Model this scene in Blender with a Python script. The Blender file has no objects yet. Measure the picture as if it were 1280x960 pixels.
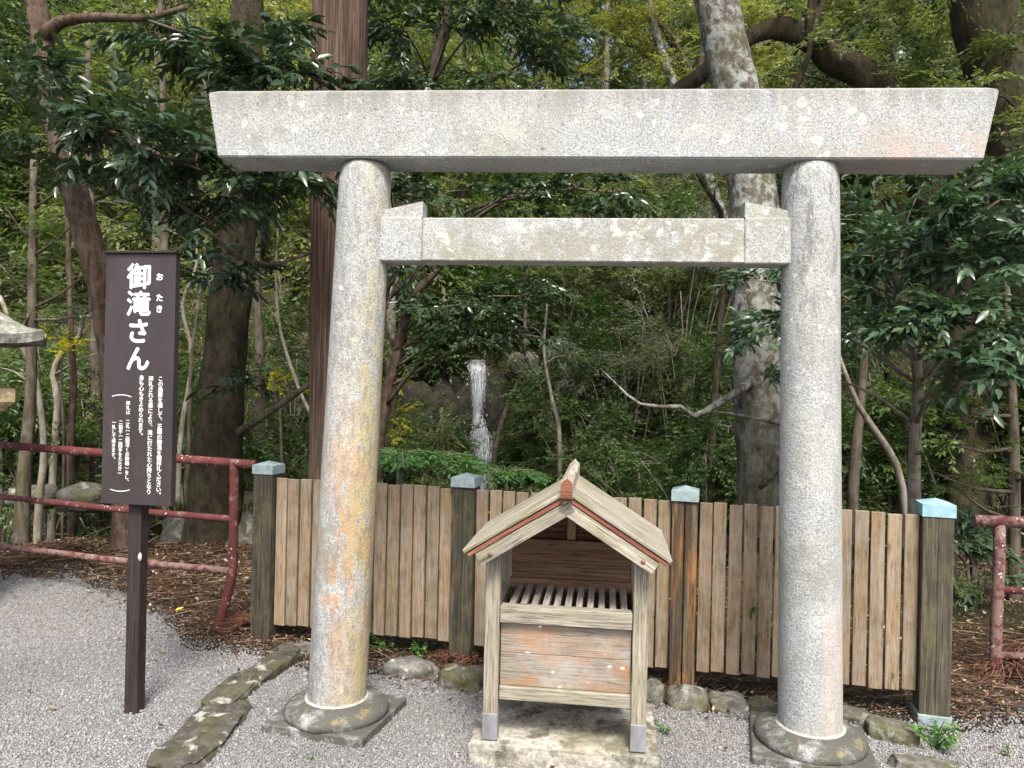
import bpy, bmesh, math, random
import numpy as np
from mathutils import Vector, Matrix, noise as mnoise

R = math.radians
random.seed(7)
rng = np.random.default_rng(11)
scene = bpy.context.scene
COL = scene.collection

# ---------------------------------------------------------------- camera, world, sun
CAM_Z, FPX, ROLL = 1.5, 949.0, 0.022
cam = bpy.data.cameras.new("camera")
cam.sensor_width = 36.0
cam.lens = FPX / 1280 * 36
cam.clip_start, cam.clip_end = 0.05, 2000
cam_ob = bpy.data.objects.new("camera", cam)
cam_ob.matrix_world = Matrix.Translation((0, 0, CAM_Z)) @ Matrix.Rotation(R(90), 4, 'X') @ Matrix.Rotation(ROLL, 4, 'Z')
COL.objects.link(cam_ob)
scene.camera = cam_ob

SUN_EL, SUN_AZ = R(54), R(173)          # azimuth clockwise from +Y: behind the viewer, a little to the right
world = bpy.data.worlds.new("World")
scene.world = world
world.use_nodes = True
wn = world.node_tree
bg = wn.nodes["Background"]
sky = wn.nodes.new("ShaderNodeTexSky")
sky.sky_type = 'NISHITA'
sky.sun_disc = False
sky.sun_elevation = SUN_EL
sky.sun_rotation = SUN_AZ
sky.altitude = 200
sky.air_density = 1.0
sky.dust_density = 6.0
sky.ozone_density = 0.6
wn.links.new(sky.outputs[0], bg.inputs[0])
bg.inputs[1].default_value = 0.13
sl = bpy.data.lights.new("sun", 'SUN')
sl.energy = 2.4
sl.angle = R(15)
sl.color = (1.0, 0.965, 0.90)
so = bpy.data.objects.new("sun", sl)
sd = Vector((math.sin(SUN_AZ) * math.cos(SUN_EL), math.cos(SUN_AZ) * math.cos(SUN_EL), math.sin(SUN_EL)))
so.rotation_euler = sd.to_track_quat('Z', 'Y').to_euler()
so.location = (0, -4, 12)
COL.objects.link(so)
scene.view_settings.view_transform = 'Standard'
scene.view_settings.look = 'None'
scene.view_settings.gamma = 1
scene.view_settings.exposure = 1.04
scene.cycles.max_bounces = 8
scene.cycles.diffuse_bounces = 4
scene.cycles.glossy_bounces = 2
scene.cycles.transmission_bounces = 3
scene.cycles.transparent_max_bounces = 6
scene.cycles.caustics_reflective = False
scene.cycles.caustics_refractive = False

# ---------------------------------------------------------------- measuring the place
def unroll(px, py):
    a, b = px - 640, py - 480
    c, s = math.cos(ROLL), math.sin(ROLL)
    return a * c + b * s, -a * s + b * c
def P(px, py, D):
    u, v = unroll(px, py)
    return Vector((u * D / FPX, D, CAM_Z - v * D / FPX))
def G(px, py, z=0.0):
    u, v = unroll(px, py)
    D = FPX * (CAM_Z - z) / v
    return Vector((u * D / FPX, D, z))
def hit(px, py, p0, n):
    d = P(px, py, 1.0) - Vector((0, 0, CAM_Z))
    t = (Vector(p0) - Vector((0, 0, CAM_Z))).dot(n) / d.dot(n)
    return Vector((0, 0, CAM_Z)) + d * t

# ---------------------------------------------------------------- objects
def link(name, data, parent=None, loc=None):
    o = bpy.data.objects.new(name, data)
    COL.objects.link(o)
    if parent: o.parent = parent
    if loc is not None: o.location = loc
    return o
def tag(o, label=None, cat=None, group=None, kind=None):
    if label: o["label"] = label
    if cat: o["category"] = cat
    if group: o["group"] = group
    if kind: o["kind"] = kind
    return o
def thing(name, label, cat, loc=(0, 0, 0), rz=0.0, group=None):
    o = link(name, None)
    o.empty_display_size = 0.1
    o.location = loc
    o.rotation_euler = (0, 0, rz)
    return tag(o, label, cat, group)
def kids(o): return [c for c in KID.get(o.name, [])]
def copy_tree(o, parent=None):
    c = o.copy()
    COL.objects.link(c)
    if parent: c.parent = parent
    for ch in list(o.children): copy_tree(ch, c)
    return c

class MB:
    def __init__(s): s.v, s.f, s.sm = [], [], []
    def add(s, V, F, smooth=False):
        o = len(s.v)
        s.v += [tuple(x) for x in V]
        s.f += [tuple(i + o for i in f) for f in F]
        s.sm += [smooth] * len(F)
        return s
    def box(s, c, size, rot=None, bev=0.0):
        bm = bmesh.new()
        bmesh.ops.create_cube(bm, size=1)
        for v in bm.verts: v.co = Vector((v.co.x * size[0], v.co.y * size[1], v.co.z * size[2]))
        if bev: bmesh.ops.bevel(bm, geom=bm.edges[:], offset=bev, segments=1, affect='EDGES')
        M = Matrix.Translation(c) @ (rot.to_4x4() if rot else Matrix())
        bm.verts.index_update()
        s.add([M @ v.co for v in bm.verts], [[v.index for v in f.verts] for f in bm.faces])
        bm.free()
        return s
    def prism(s, poly, axis, a, b):          # poly in the two other axes, extruded a..b along axis
        n = len(poly)
        def mk(p, t):
            return {'x': (t, p[0], p[1]), 'y': (p[0], t, p[1]), 'z': (p[0], p[1], t)}[axis]
        V = [mk(p, a) for p in poly] + [mk(p, b) for p in poly]
        F = [list(range(n)), list(range(2 * n - 1, n - 1, -1))] + [[i + n, (i + 1) % n + n, (i + 1) % n, i] for i in range(n)]
        return s.add(V, F)
    def lathe(s, prof, n=32, c=(0, 0, 0)):
        V, F = [], []
        for r, z in prof:
            for k in range(n):
                a = 2 * math.pi * k / n
                V.append((c[0] + r * math.cos(a), c[1] + r * math.sin(a), c[2] + z))
        for i in range(len(prof) - 1):
            for k in range(n):
                F.append((i * n + k, i * n + (k + 1) % n, (i + 1) * n + (k + 1) % n, (i + 1) * n + k))
        s.add(V, F, True)
        m = len(prof)
        s.add([V[k] for k in range(n)][::-1], [list(range(n))])
        s.add([V[(m - 1) * n + k] for k in range(n)], [list(range(n))])
        return s
    def tube(s, pts, rad, n=8, amp=0.0, freq=3.0, cap=True, vscale=1.0):
        V, F = tube(pts, rad, n, amp, freq, vscale)
        s.add(V, F, True)
        if cap:
            s.add(V[:n][::-1], [list(range(n))])
            s.add(V[-n:], [list(range(n))])
        return s
    def mesh(s, name, m):
        me = bpy.data.meshes.new(name)
        me.from_pydata(s.v, [], s.f)
        me.polygons.foreach_set("use_smooth", s.sm)
        if m: me.materials.append(m)
        me.validate()
        bm = bmesh.new(); bm.from_mesh(me)
        bmesh.ops.remove_doubles(bm, verts=bm.verts, dist=1e-5)
        bmesh.ops.recalc_face_normals(bm, faces=bm.faces[:])
        bm.to_mesh(me); bm.free()
        return me
    def obj(s, name, m, parent=None, loc=None):
        return link(name, s.mesh(name, m), parent, loc)

def smooth_path(pts, rad, step=0.18):
    pts = [Vector(p) for p in pts]
    if len(pts) < 2: return pts, rad
    ext = [pts[0] * 2 - pts[1]] + pts + [pts[-1] * 2 - pts[-2]]
    op, orr = [], []
    for i in range(len(pts) - 1):
        p0, p1, p2, p3 = ext[i:i + 4]
        n = max(2, int((p2 - p1).length / step))
        for k in range(n):
            t = k / n
            op.append(0.5 * ((2 * p1) + (p2 - p0) * t + (2 * p0 - 5 * p1 + 4 * p2 - p3) * t * t + (3 * p1 - p0 - 3 * p2 + p3) * t ** 3))
            orr.append(rad[i] * (1 - t) + rad[i + 1] * t)
    op.append(pts[-1]); orr.append(rad[-1])
    return op, orr
def tube(pts, rad, n=8, amp=0.0, freq=3.0, vscale=1.0):
    V, F = [], []
    up = Vector((0.31, 0.95, 0.1)).normalized()
    x = None
    for i, p in enumerate(pts):
        d = (pts[min(i + 1, len(pts) - 1)] - pts[max(i - 1, 0)]).normalized()
        if x is None: x = d.cross(up)
        else: x = x - d * x.dot(d)
        if x.length < 1e-4: x = d.orthogonal()
        x.normalize()
        y = d.cross(x)
        for k in range(n):
            a = 2 * math.pi * k / n
            q = x * math.cos(a) + y * math.sin(a)
            r = rad[i]
            if amp:
                w = p + q * r
                r *= 1 + amp * mnoise.noise(Vector((w.x * freq, w.y * freq, w.z * freq * vscale)))
            V.append(p + q * r)
    for i in range(len(pts) - 1):
        for k in range(n):
            F.append((i * n + k, i * n + (k + 1) % n, (i + 1) * n + (k + 1) % n, (i + 1) * n + k))
    return V, F

def np_mesh(name, V, F, m, rnd=None, smooth=False):
    me = bpy.data.meshes.new(name)
    nf, k = F.shape
    me.vertices.add(len(V)); me.loops.add(nf * k); me.polygons.add(nf)
    me.vertices.foreach_set("co", np.ascontiguousarray(V, dtype=np.float32).ravel())
    me.loops.foreach_set("vertex_index", np.ascontiguousarray(F, dtype=np.int32).ravel())
    me.polygons.foreach_set("loop_start", np.arange(0, nf * k, k, dtype=np.int32))
    if smooth: me.polygons.foreach_set("use_smooth", np.ones(nf, dtype=bool))
    if rnd is not None:
        a = me.attributes.new("rnd", 'FLOAT', 'POINT')
        a.data.foreach_set("value", np.ascontiguousarray(rnd, dtype=np.float32))
    me.update()
    me.materials.append(m)
    return me

# ---------------------------------------------------------------- materials
class Mat:
    def __init__(s, name):
        s.m = bpy.data.materials.new(name); s.m.use_nodes = True
        s.t = s.m.node_tree
        s.b = s.t.nodes["Principled BSDF"]; s.out = s.t.nodes["Material Output"]
        s.co = s.t.nodes.new("ShaderNodeTexCoord")
        s.oi = s.t.nodes.new("ShaderNodeObjectInfo")
    def set(s, sock, val):
        if hasattr(val, "links"): s.t.links.new(val, sock)
        else:
            if isinstance(val, tuple) and len(val) == 3 and sock.type == 'RGBA': val = (*val, 1)
            sock.default_value = val
    def vec(s, scale=(1, 1, 1), perobj=True, src="Object"):
        mp = s.t.nodes.new("ShaderNodeMapping")
        mp.inputs["Scale"].default_value = scale
        s.t.links.new(s.co.outputs[src], mp.inputs[0])
        if perobj:
            cb = s.t.nodes.new("ShaderNodeMath"); cb.operation = 'MULTIPLY'; cb.inputs[1].default_value = 37.0
            s.t.links.new(s.oi.outputs["Random"], cb.inputs[0])
            s.t.links.new(cb.outputs[0], mp.inputs["Location"])
        return mp.outputs[0]
    def noise(s, v, scale, detail=4, rough=0.6, dist=0.0):
        n = s.t.nodes.new("ShaderNodeTexNoise")
        s.t.links.new(v, n.inputs["Vector"])
        n.inputs["Scale"].default_value = scale; n.inputs["Detail"].default_value = detail
        n.inputs["Roughness"].default_value = rough; n.inputs["Distortion"].default_value = dist
        return n.outputs["Fac"]
    def voro(s, v, scale, out="Distance", feat='F1'):
        n = s.t.nodes.new("ShaderNodeTexVoronoi"); n.feature = feat
        s.t.links.new(v, n.inputs["Vector"]); n.inputs["Scale"].default_value = scale
        return n.outputs[out]
    def ramp(s, fac, stops, interp='LINEAR'):
        n = s.t.nodes.new("ShaderNodeValToRGB"); n.color_ramp.interpolation = interp
        e = n.color_ramp.elements
        while len(e) < len(stops): e.new(0.5)
        for i, (p, c) in enumerate(stops):
            e[i].position = p
            e[i].color = (c, c, c, 1) if not isinstance(c, tuple) else (*c, 1)
        s.t.links.new(fac, n.inputs[0])
        return n.outputs[0]
    def mix(s, fac, a, b, mode='MIX'):
        n = s.t.nodes.new("ShaderNodeMix"); n.data_type = 'RGBA'; n.blend_type = mode
        s.set(n.inputs[0], fac); s.set(n.inputs[6], a); s.set(n.inputs[7], b)
        return n.outputs[2]
    def math(s, op, a, b=0.0):
        n = s.t.nodes.new("ShaderNodeMath"); n.operation = op
        s.set(n.inputs[0], a); s.set(n.inputs[1], b)
        return n.outputs[0]
    def sep(s, v):
        n = s.t.nodes.new("ShaderNodeSeparateXYZ"); s.t.links.new(v, n.inputs[0])
        return n.outputs
    def bump(s, h, dist=0.01, strength=1.0, prev=None):
        n = s.t.nodes.new("ShaderNodeBump")
        n.inputs["Distance"].default_value = dist; n.inputs["Strength"].default_value = strength
        s.t.links.new(h, n.inputs["Height"])
        if prev is not None: s.t.links.new(prev, n.inputs["Normal"])
        s.t.links.new(n.outputs[0], s.b.inputs["Normal"])
        return n.outputs[0]
    def done(s, col, rough=0.85, spec=0.3):
        s.set(s.b.inputs["Base Color"], col); s.set(s.b.inputs["Roughness"], rough)
        s.b.inputs["Specular IOR Level"].default_value = spec
        return s.m

def granite(name, kind):
    M = Mat(name)
    v = M.vec((1, 1, 1), False)
    sp = M.noise(v, 150, 3, 0.8)
    c = M.ramp(sp, [(0.33, (0.12, 0.124, 0.125)), (0.43, (0.28, 0.29, 0.295)), (0.54, (0.39, 0.405, 0.41)), (0.66, (0.53, 0.55, 0.56))])
    pit = M.voro(v, 75)
    c = M.mix(M.ramp(pit, [(0.10, 1.0), (0.2, 0.0)]), c, (0.12, 0.115, 0.105))
    big = M.noise(v, 3.0, 5, 0.65)
    c = M.mix(M.ramp(big, [(0.42, 0.0), (0.7, 0.55)]), c, (0.27, 0.275, 0.21))
    pv = M.noise(v, 2.2, 4, 0.6, 0.5)
    c = M.mix(M.ramp(pv, [(0.58, 0.0), (0.75, 0.3)]), c, (0.42, 0.36, 0.30))
    sv = M.vec((14, 14, 0.9), False)                          # dark rain streaks
    st = M.noise(sv, 1.0, 6, 0.75)
    c = M.mix(M.ramp(st, [(0.58, 0.0), (0.74, 0.4)]), c, (0.17, 0.165, 0.15))
    wp = M.noise(v, 2.0, 4, .65)                              # weathered cloudy patches, dull green grey and pale
    c = M.mix(M.ramp(wp, [(0.36, 0.35), (0.46, 0.0)]), c, (0.17, 0.175, 0.145))
    c = M.mix(M.math('MULTIPLY', M.ramp(M.noise(v, 4.5, 7, .8, .6), [(0.50, 0.0), (0.60, 0.5)]), M.ramp(sp, [(.42, 0.2), (.55, 1.0)])), c, (0.56, 0.57, 0.53))
    sepo = M.sep(M.co.outputs["Object"])
    nz = M.t.nodes.new("ShaderNodeTexNoise"); nz.inputs["Scale"].default_value = 28; M.t.links.new(v, nz.inputs["Vector"])
    vd = M.t.nodes.new("ShaderNodeVectorMath"); vd.operation = 'MULTIPLY_ADD'; vd.inputs[1].default_value = (.05, .05, .05)
    M.t.links.new(nz.outputs["Color"], vd.inputs[0]); M.t.links.new(v, vd.inputs[2])
    li = M.voro(vd.outputs[0], 14)
    pat = M.noise(v, 1.3, 2, 0.5)
    lf = M.math('MULTIPLY', M.ramp(li, [(0.12, 1.0), (0.2, 0.0)]), M.ramp(pat, [(0.48, 0.0), (0.56, 1.0)]))
    c = M.mix(M.math('MULTIPLY', lf, 0.5), c, (0.72, 0.72, 0.69))
    if kind == 'left':                                       # ochre and yellow lichen on the lower half, on the side toward the fence
        on = M.noise(M.vec((8, 8, 3.2), False), 1.0, 8, 0.78, 0.4)
        zf = M.ramp(M.math('MULTIPLY', M.math('ADD', sepo[2], M.math('MULTIPLY', big, .5)), .4), [(0.14, 0.35), (0.28, 1.0), (0.50, 0.8), (0.74, 0.0)])
        xf = M.ramp(M.math('ADD', M.math('MULTIPLY', sepo[0], 2.2), 0.55), [(0.30, 0.0), (0.6, 1.0)])
        msk = M.math('MULTIPLY', M.math('MULTIPLY', zf, xf), M.ramp(on, [(0.46, 0.0), (0.53, 0.8)]))
        c = M.mix(msk, c, (0.42, 0.235, 0.10))
        yf = M.ramp(M.math('ADD', M.math('MULTIPLY', sepo[0], 2.2), 0.55), [(0.62, 0.0), (0.82, 1.0)])
        yf = M.math('MULTIPLY', yf, M.ramp(M.math('MULTIPLY', sepo[2], .4), [(.5, 1.0), (.85, .35)]))
        c = M.mix(M.math('MULTIPLY', yf, M.ramp(M.noise(M.vec((16, 16, 7), False), 1, 7, .8), [(0.44, 0.05), (0.56, 0.75)])), c, (0.40, 0.345, 0.15))
        gs = M.noise(M.vec((9, 9, 0.8), False), 1.0, 5, 0.75)
        gx = M.ramp(M.math('ADD', M.math('MULTIPLY', sepo[0], 2.2), 0.55), [(0.22, 1.0), (0.5, 0.0)])
        gz = M.ramp(sepo[2], [(0.1, 1.0), (0.95, 0.0)])
        c = M.mix(M.math('MULTIPLY', M.math('MULTIPLY', gx, gz), M.ramp(gs, [(0.42, 0.0), (0.52, 0.85)])), c, (0.10, 0.10, 0.095))
        c = M.mix(M.ramp(M.noise(M.vec((40, 40, 14), False), 1.0, 5, .8), [(0.50, 0.0), (0.56, 0.45)]), c, (0.15, 0.15, 0.14))
    if kind == 'right':
        yf = M.ramp(M.math('ADD', M.math('MULTIPLY', sepo[0], 2.2), 0.55), [(0.7, 0.0), (0.85, 0.6)])
        c = M.mix(yf, c, (0.56, 0.54, 0.34))
        c = M.mix(M.math('MULTIPLY', M.ramp(M.noise(M.vec((5, 5, 1.0), False), 1.0, 5, .7), [(0.50, 0.0), (0.65, 0.5)]), M.ramp(M.math('ADD', sepo[0], 0.5), [(0.48, 0.0), (0.52, 1.0)])), c, (0.50, 0.40, 0.35))
        sm = M.math('MULTIPLY', M.ramp(M.noise(M.vec((16, 16, 5), False), 1.0, 6, .75), [(0.50, 0.0), (0.60, 0.8)]), M.ramp(M.math('MULTIPLY', sepo[2], 0.4), [(0.55, 0.2), (0.9, 1.0)]))
        c = M.mix(sm, c, (0.13, 0.13, 0.125))
    if kind in ('beam', 'tie'):
        pk = M.voro(vd.outputs[0], 24)                        # sparse dark lichen dots and pits
        c = M.mix(M.math('MULTIPLY', M.ramp(pk, [(.09, .8), (.17, 0.0)]), M.ramp(M.noise(v, 3.1, 3, .6), [(.50, 0.0), (.58, 1.0)])), c, (.12, .12, .105))
        rk = M.voro(vd.outputs[0], 9)
        ring = M.math('MULTIPLY', M.ramp(rk, [(.05, .25), (.13, .5), (.15, .9), (.17, .5), (.19, 0.0)]), M.ramp(M.noise(v, 1.1, 2, .5), [(.50, 0.0), (.56, .8)]))
        c = M.mix(ring, c, (.66, .67, .64))
        drip = M.noise(M.vec((20, 3, 1.2), False), 1.0, 5, .7)
        if kind == 'beam':
            tz_ = M.ramp(M.math('MULTIPLY', M.math('ADD', sepo[2], M.math('MULTIPLY', drip, .12)), .3), [(.800, 0.0), (.845, .65)])
            c = M.mix(M.math('MULTIPLY', tz_, M.ramp(drip, [(.38, .2), (.6, 1.0)])), c, (.17, .165, .14))
            pz = M.math('MULTIPLY', M.ramp(M.math('MULTIPLY', sepo[2], .3), [(.74, 1.0), (.785, 0.0)]), M.ramp(M.math('ADD', M.math('MULTIPLY', sepo[0], .25), .5), [(.70, 0.0), (.80, 1.0)]))
            c = M.mix(M.math('MULTIPLY', pz, M.ramp(M.noise(v, 7, 6, .75), [(.42, 0.0), (.58, .7)])), c, (.42, .33, .28))
        else:
            c = M.mix(M.ramp(M.noise(v, 7.5, 6, .75, .5), [(.46, 0.0), (.56, .6)]), c, (.24, .23, .175))
            c = M.mix(M.ramp(M.noise(v, 11, 6, .75, .5), [(.55, 0.0), (.62, .6)]), c, (.60, .61, .57))
    if kind == 'base':
        c = M.mix(M.ramp(M.noise(v, 9, 6, .7), [(0.36, 0.25), (0.50, 0.93)]), c, (0.070, 0.070, 0.058))
        c = M.mix(M.ramp(M.noise(v, 5, 5, .7, .4), [(0.58, 0.0), (0.68, 0.7)]), c, (0.34, 0.27, 0.12))
    h = M.mix(0.5, sp, pit)
    M.bump(h, 0.004, 0.7)
    return M.done(c, 0.88, 0.25)

def wood(name, dark, mid, light, axis='z', moss=0.0, orange=0.0, streak=0.0, spots=0.0, rough=0.82, silver=0.0, fine=1.0):
    M = Mat(name)
    k = {'x': (3.5, 85, 85), 'y': (85, 3.5, 85), 'z': (85, 85, 3.5)}[axis]
    v = M.vec(tuple(a * fine for a in k)); v1 = M.vec((1, 1, 1))
    g = M.noise(v, 1.0, 6, 0.68, 0.35)
    c = M.ramp(g, [(0.29, dark), (0.47, mid), (0.68, light)])
    k2 = {'x': (9, 260, 260), 'y': (260, 9, 260), 'z': (260, 260, 9)}[axis]
    g2 = M.noise(M.vec(k2), 1.0, 3, 0.7)
    c = M.mix(M.ramp(g2, [(0.36, 0.8), (0.48, 0.0)]), c, tuple(a * 0.45 for a in dark))
    tone = M.ramp(M.oi.outputs["Random"], [(0, 0.76), (1, 1.18)])
    c = M.mix(1.0, c, tone, 'MULTIPLY')
    kk = {'x': (3.0, 13, 13), 'y': (13, 3.0, 13), 'z': (13, 13, 3.0)}[axis]
    kn = M.voro(M.vec(kk), 1.0)
    c = M.mix(M.math('MULTIPLY', M.ramp(kn, [(0.06, .85), (0.16, 0.0)]), M.ramp(M.noise(v1, 3, 2), [(.48, 0.0), (.52, 1.0)])), c, tuple(a * 0.35 for a in dark))
    if silver:
        c = M.mix(M.ramp(M.noise(v1, 5, 5, .7), [(0.40, 0.0), (0.62, silver)]), c, (0.40, 0.37, 0.33))
    if orange:
        k3 = {'x': (5, 8, 8), 'y': (12, 3, 12), 'z': (14, 14, 2.6)}[axis]
        c = M.mix(M.ramp(M.noise(M.vec(k3), 1.0, 5, .7), [(0.47, 0.0), (0.60, orange)]), c, (0.36, 0.16, 0.055))
    if streak:
        k4 = {'x': (1.2, 16, 16), 'y': (16, 1.2, 16), 'z': (22, 22, 1.1)}[axis]
        c = M.mix(M.ramp(M.noise(M.vec(k4), 1.0, 5, .7), [(0.44, 0.0), (0.56, streak)]), c, (0.035, 0.032, 0.026))
    if moss:
        c = M.mix(M.ramp(M.noise(v1, 7, 5, .7), [(0.46, 0.0), (0.66, moss)]), c, (0.19, 0.19, 0.075))
    if spots:
        li = M.voro(M.vec({'x': (1, 1, 1.5), 'y': (1, 1, 1), 'z': (1, 1, 1)}[axis]), 16)
        lf = M.math('MULTIPLY', M.ramp(li, [(0.13, 1.0), (0.19, 0.0)]), M.ramp(M.noise(v1, 5, 2, .5), [(0.42, 0.0), (0.48, 1.0)]))
        c = M.mix(M.math('MULTIPLY', lf, spots), c, (0.78, 0.77, 0.73))
    M.bump(M.mix(0.45, g, g2), 0.004, 0.8)
    return M.done(c, rough, 0.2)

def leafmat(name, c0, c1, c2, rough=0.4, trans=0.25, spec=0.4, tcol=None):
    M = Mat(name)
    at = M.t.nodes.new("ShaderNodeAttribute"); at.attribute_name = "rnd"
    f = M.math('FRACT', M.math('ADD', at.outputs["Fac"], M.math('MULTIPLY', M.oi.outputs["Random"], 0.35)))
    c = M.ramp(f, [(0.0, c0), (0.55, c1), (1.0, c2)])
    M.done(c, rough, spec)
    tr = M.t.nodes.new("ShaderNodeBsdfTranslucent")
    M.set(tr.inputs[0], M.mix(1.0, c, tcol or (1.3, 1.5, 0.6), 'MULTIPLY'))
    mx = M.t.nodes.new("ShaderNodeMixShader"); mx.inputs[0].default_value = trans
    M.t.links.new(M.b.outputs[0], mx.inputs[1]); M.t.links.new(tr.outputs[0], mx.inputs[2])
    M.t.links.new(mx.outputs[0], M.out.inputs[0])
    return M.m

def bark(name, dark, mid, light, vs=(10, 10, 1.6), lichen=None, la=0.6, moss=0.0, bump=0.03, lscale=4.5, zl=None):
    M = Mat(name)
    v1 = M.vec((1, 1, 1), True)
    g = M.noise(M.vec(vs), 1.6, 7, 0.68, 0.4)
    c = M.ramp(g, [(0.32, dark), (0.5, mid), (0.68, light)])
    if lichen:
        lf = M.ramp(M.noise(v1, lscale, 6, .72, .4), [(0.46, 0.0), (0.58, la)])
        if zl: lf = M.math('MULTIPLY', lf, M.ramp(M.math('ADD', M.math('MULTIPLY', M.sep(M.co.outputs["Object"])[2], .2), M.math('MULTIPLY', M.noise(v1, 1.2, 3), .12)), [(zl * .2, .12), (zl * .2 + .2, 1.0)]))
        c = M.mix(lf, c, lichen)
    if moss:
        c = M.mix(M.ramp(M.noise(v1, 2.6, 5, .7), [(0.45, 0.0), (0.62, moss)]), c, (0.09, 0.105, 0.035))
    M.bump(g, bump, 0.9)
    return M.done(c, 0.9, 0.15)

def rock(name, moss=0.5, base=(0.16, 0.155, 0.14), white=0.6):
    M = Mat(name)
    v = M.vec((1, 1, 1), True)
    g = M.noise(v, 14, 7, 0.7)
    c = M.ramp(g, [(0.3, tuple(a * 0.35 for a in base)), (0.5, base), (0.72, tuple(a * 1.9 for a in base))])
    c = M.mix(M.ramp(M.noise(v, 6, 6, .72), [(0.47, 0.0), (0.60, moss)]), c, (0.10, 0.10, 0.04))
    c = M.mix(M.ramp(M.noise(v, 11, 3, .6, .3), [(0.58, 0.0), (0.66, white)]), c, (0.55, 0.56, 0.50))
    c = M.mix(M.ramp(M.noise(v, 60, 3, .7), [(0.56, 0.0), (0.66, 0.5)]), c, (0.03, 0.03, 0.027))
    M.bump(g, 0.02, 0.8)
    return M.done(c, 0.92, 0.2)
# ================================================================ SETTING: the ground
def sstep(a, b, t):
    t = np.clip((t - a) / (b - a), 0, 1)
    return t * t * (3 - 2 * t)
FALL = P(598, 520, 14.0)                     # where the waterfall comes down
def wob(x, y):
    return (np.sin(x * 0.83 + y * 0.31 + 1.3) * 0.5 + np.sin(x * 0.37 - y * 0.71 + 4.1) * 0.6
            + np.sin(x * 2.1 + y * 1.7) * 0.18 + np.sin(x * 1.3 - y * 2.9 + 2) * 0.16 + np.sin(x * 4.7 + 1.1 * y) * 0.05)
def terrain(x, y):
    x = np.asarray(x, float); y = np.asarray(y, float)
    w = wob(x, y)
    z = -1.5 * sstep(6.6, 9.3, y + 0.35 * np.sin(x * 0.9))              # drops into the gully behind the fence
    z = z + 1.0 * sstep(1.6, 3.6, x) * sstep(7.4, 9.4, y)               # higher bank on the right
    z = z + 0.7 * sstep(-2.5, -4.5, x) * sstep(7.8, 9.6, y)
    z = z + 2.6 * sstep(13.3, 15.0, y + 0.5 * w)                        # the far bank
    cl = np.exp(-((x - FALL.x) / 1.8) ** 4)                             # the ledge the water falls over
    z = z + cl * 0.9 * sstep(14.0, 14.5, y)
    up = np.clip(y - 14.6, 0, None)
    z = z + np.minimum(up * 0.66, 12.5) + w * 0.30 * sstep(6.0, 10, y) * (1 + 0.02 * np.minimum(up, 40))
    z = z + 0.05 * sstep(4.9, 5.8, y) * (np.sin(x * 3.1 + y * 2) * 0.5 + 0.6) * sstep(-.5, -1.5, x)
    z = z + 0.012 * np.sin(x * 5 + y * 3) * sstep(4.2, 5, y)
    return z
def tz(x, y): return float(terrain(x, y))

def graded(dense0, dense1, step, far0, far1):
    a = [dense0]
    s = step
    while a[-1] > far0: s *= 1.22; a.append(a[-1] - s)
    a = a[::-1]
    b = list(np.arange(dense0 + step, dense1, step))
    c = [dense1]; s = step
    while c[-1] < far1: s *= 1.18; c.append(c[-1] + s)
    return np.array(a + b + c)
xs = graded(-9, 9, 0.22, -400, 400); ys = graded(4, 20, 0.2, -400, 420)
XX, YY = np.meshgrid(xs, ys)
ZZ = terrain(XX, YY) - 0.01
nx, ny = len(xs), len(ys)
idx = np.arange(nx * ny).reshape(ny, nx)
F = np.stack([idx[:-1, :-1], idx[:-1, 1:], idx[1:, 1:], idx[1:, :-1]], -1).reshape(-1, 4)

M = Mat("forest floor")
v = M.vec((1, 1, 1), False)
g = M.noise(v, 26, 6, 0.75, 0.5)
c = M.ramp(g, [(0.30, (0.025, 0.02, 0.014)), (0.46, (0.07, 0.052, 0.035)), (0.60, (0.145, 0.11, 0.075)), (0.74, (0.25, 0.205, 0.145))])
c = M.mix(M.ramp(M.noise(v, 0.9, 5, .6), [(0.46, 0.0), (0.60, 0.8)]), c, (0.045, 0.055, 0.022))
M.bump(g, 0.05, 1.0)
m_floor = M.done(c, 0.95, 0.1)
ground = link("ground", np_mesh("ground", np.stack([XX, YY, ZZ], -1).reshape(-1, 3), F, m_floor, smooth=True))
tag(ground, kind="structure")

# gravel yard, with a ragged far edge
FA, FB = G(336, 797), G(1166, 900)
FE = (FB - FA).normalized()
FN = Vector((-FE.y, FE.x, 0))                # away from the viewer
EDGE = [(-400, 6.2), (-6, 5.9), (-3.9, 5.75), (-3.0, 5.5), (-2.5, 5.2), (-2.1, 4.75), (-1.75, 4.35), (-1.3, 4.15), (-0.6, 3.93), (0, 3.83), (0.7, 3.68), (1.2, 3.55),
        (1.7, 3.42), (2.1, 3.5), (2.6, 3.62), (3.2, 3.6), (400, 3.4)]
ex, ey = np.array([e[0] for e in EDGE]), np.array([e[1] for e in EDGE])
def edge(x): return np.interp(x, ex, ey)
gx = np.concatenate([-np.geomspace(300, 4.6, 24), np.arange(-4.5, 4.5, 0.05), np.geomspace(4.6, 300, 24)])
rows = np.concatenate([[-400, -200, -100, -50, -20, -8, -3, -1, 0.5, 1.5], np.linspace(2.0, 2.0, 1)])
V, F = [], []
nr = 30
for i, x in enumerate(gx):
    e = float(edge(x)) - (.12 if -3.8 < x < 3.4 else 0) + (0.10 * mnoise.noise(Vector((x * 2.6, 3.1, 0))) + 0.07 * mnoise.noise(Vector((x * 9, 1.1, 0))) if abs(x) < 5 else 0)
    for y in list(rows) + list(np.linspace(2.3, e, nr)): V.append((x, y, 0.004 if y < 4.0 else float(terrain(x, y)) + 0.003))
nrow = len(rows) + nr
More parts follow.
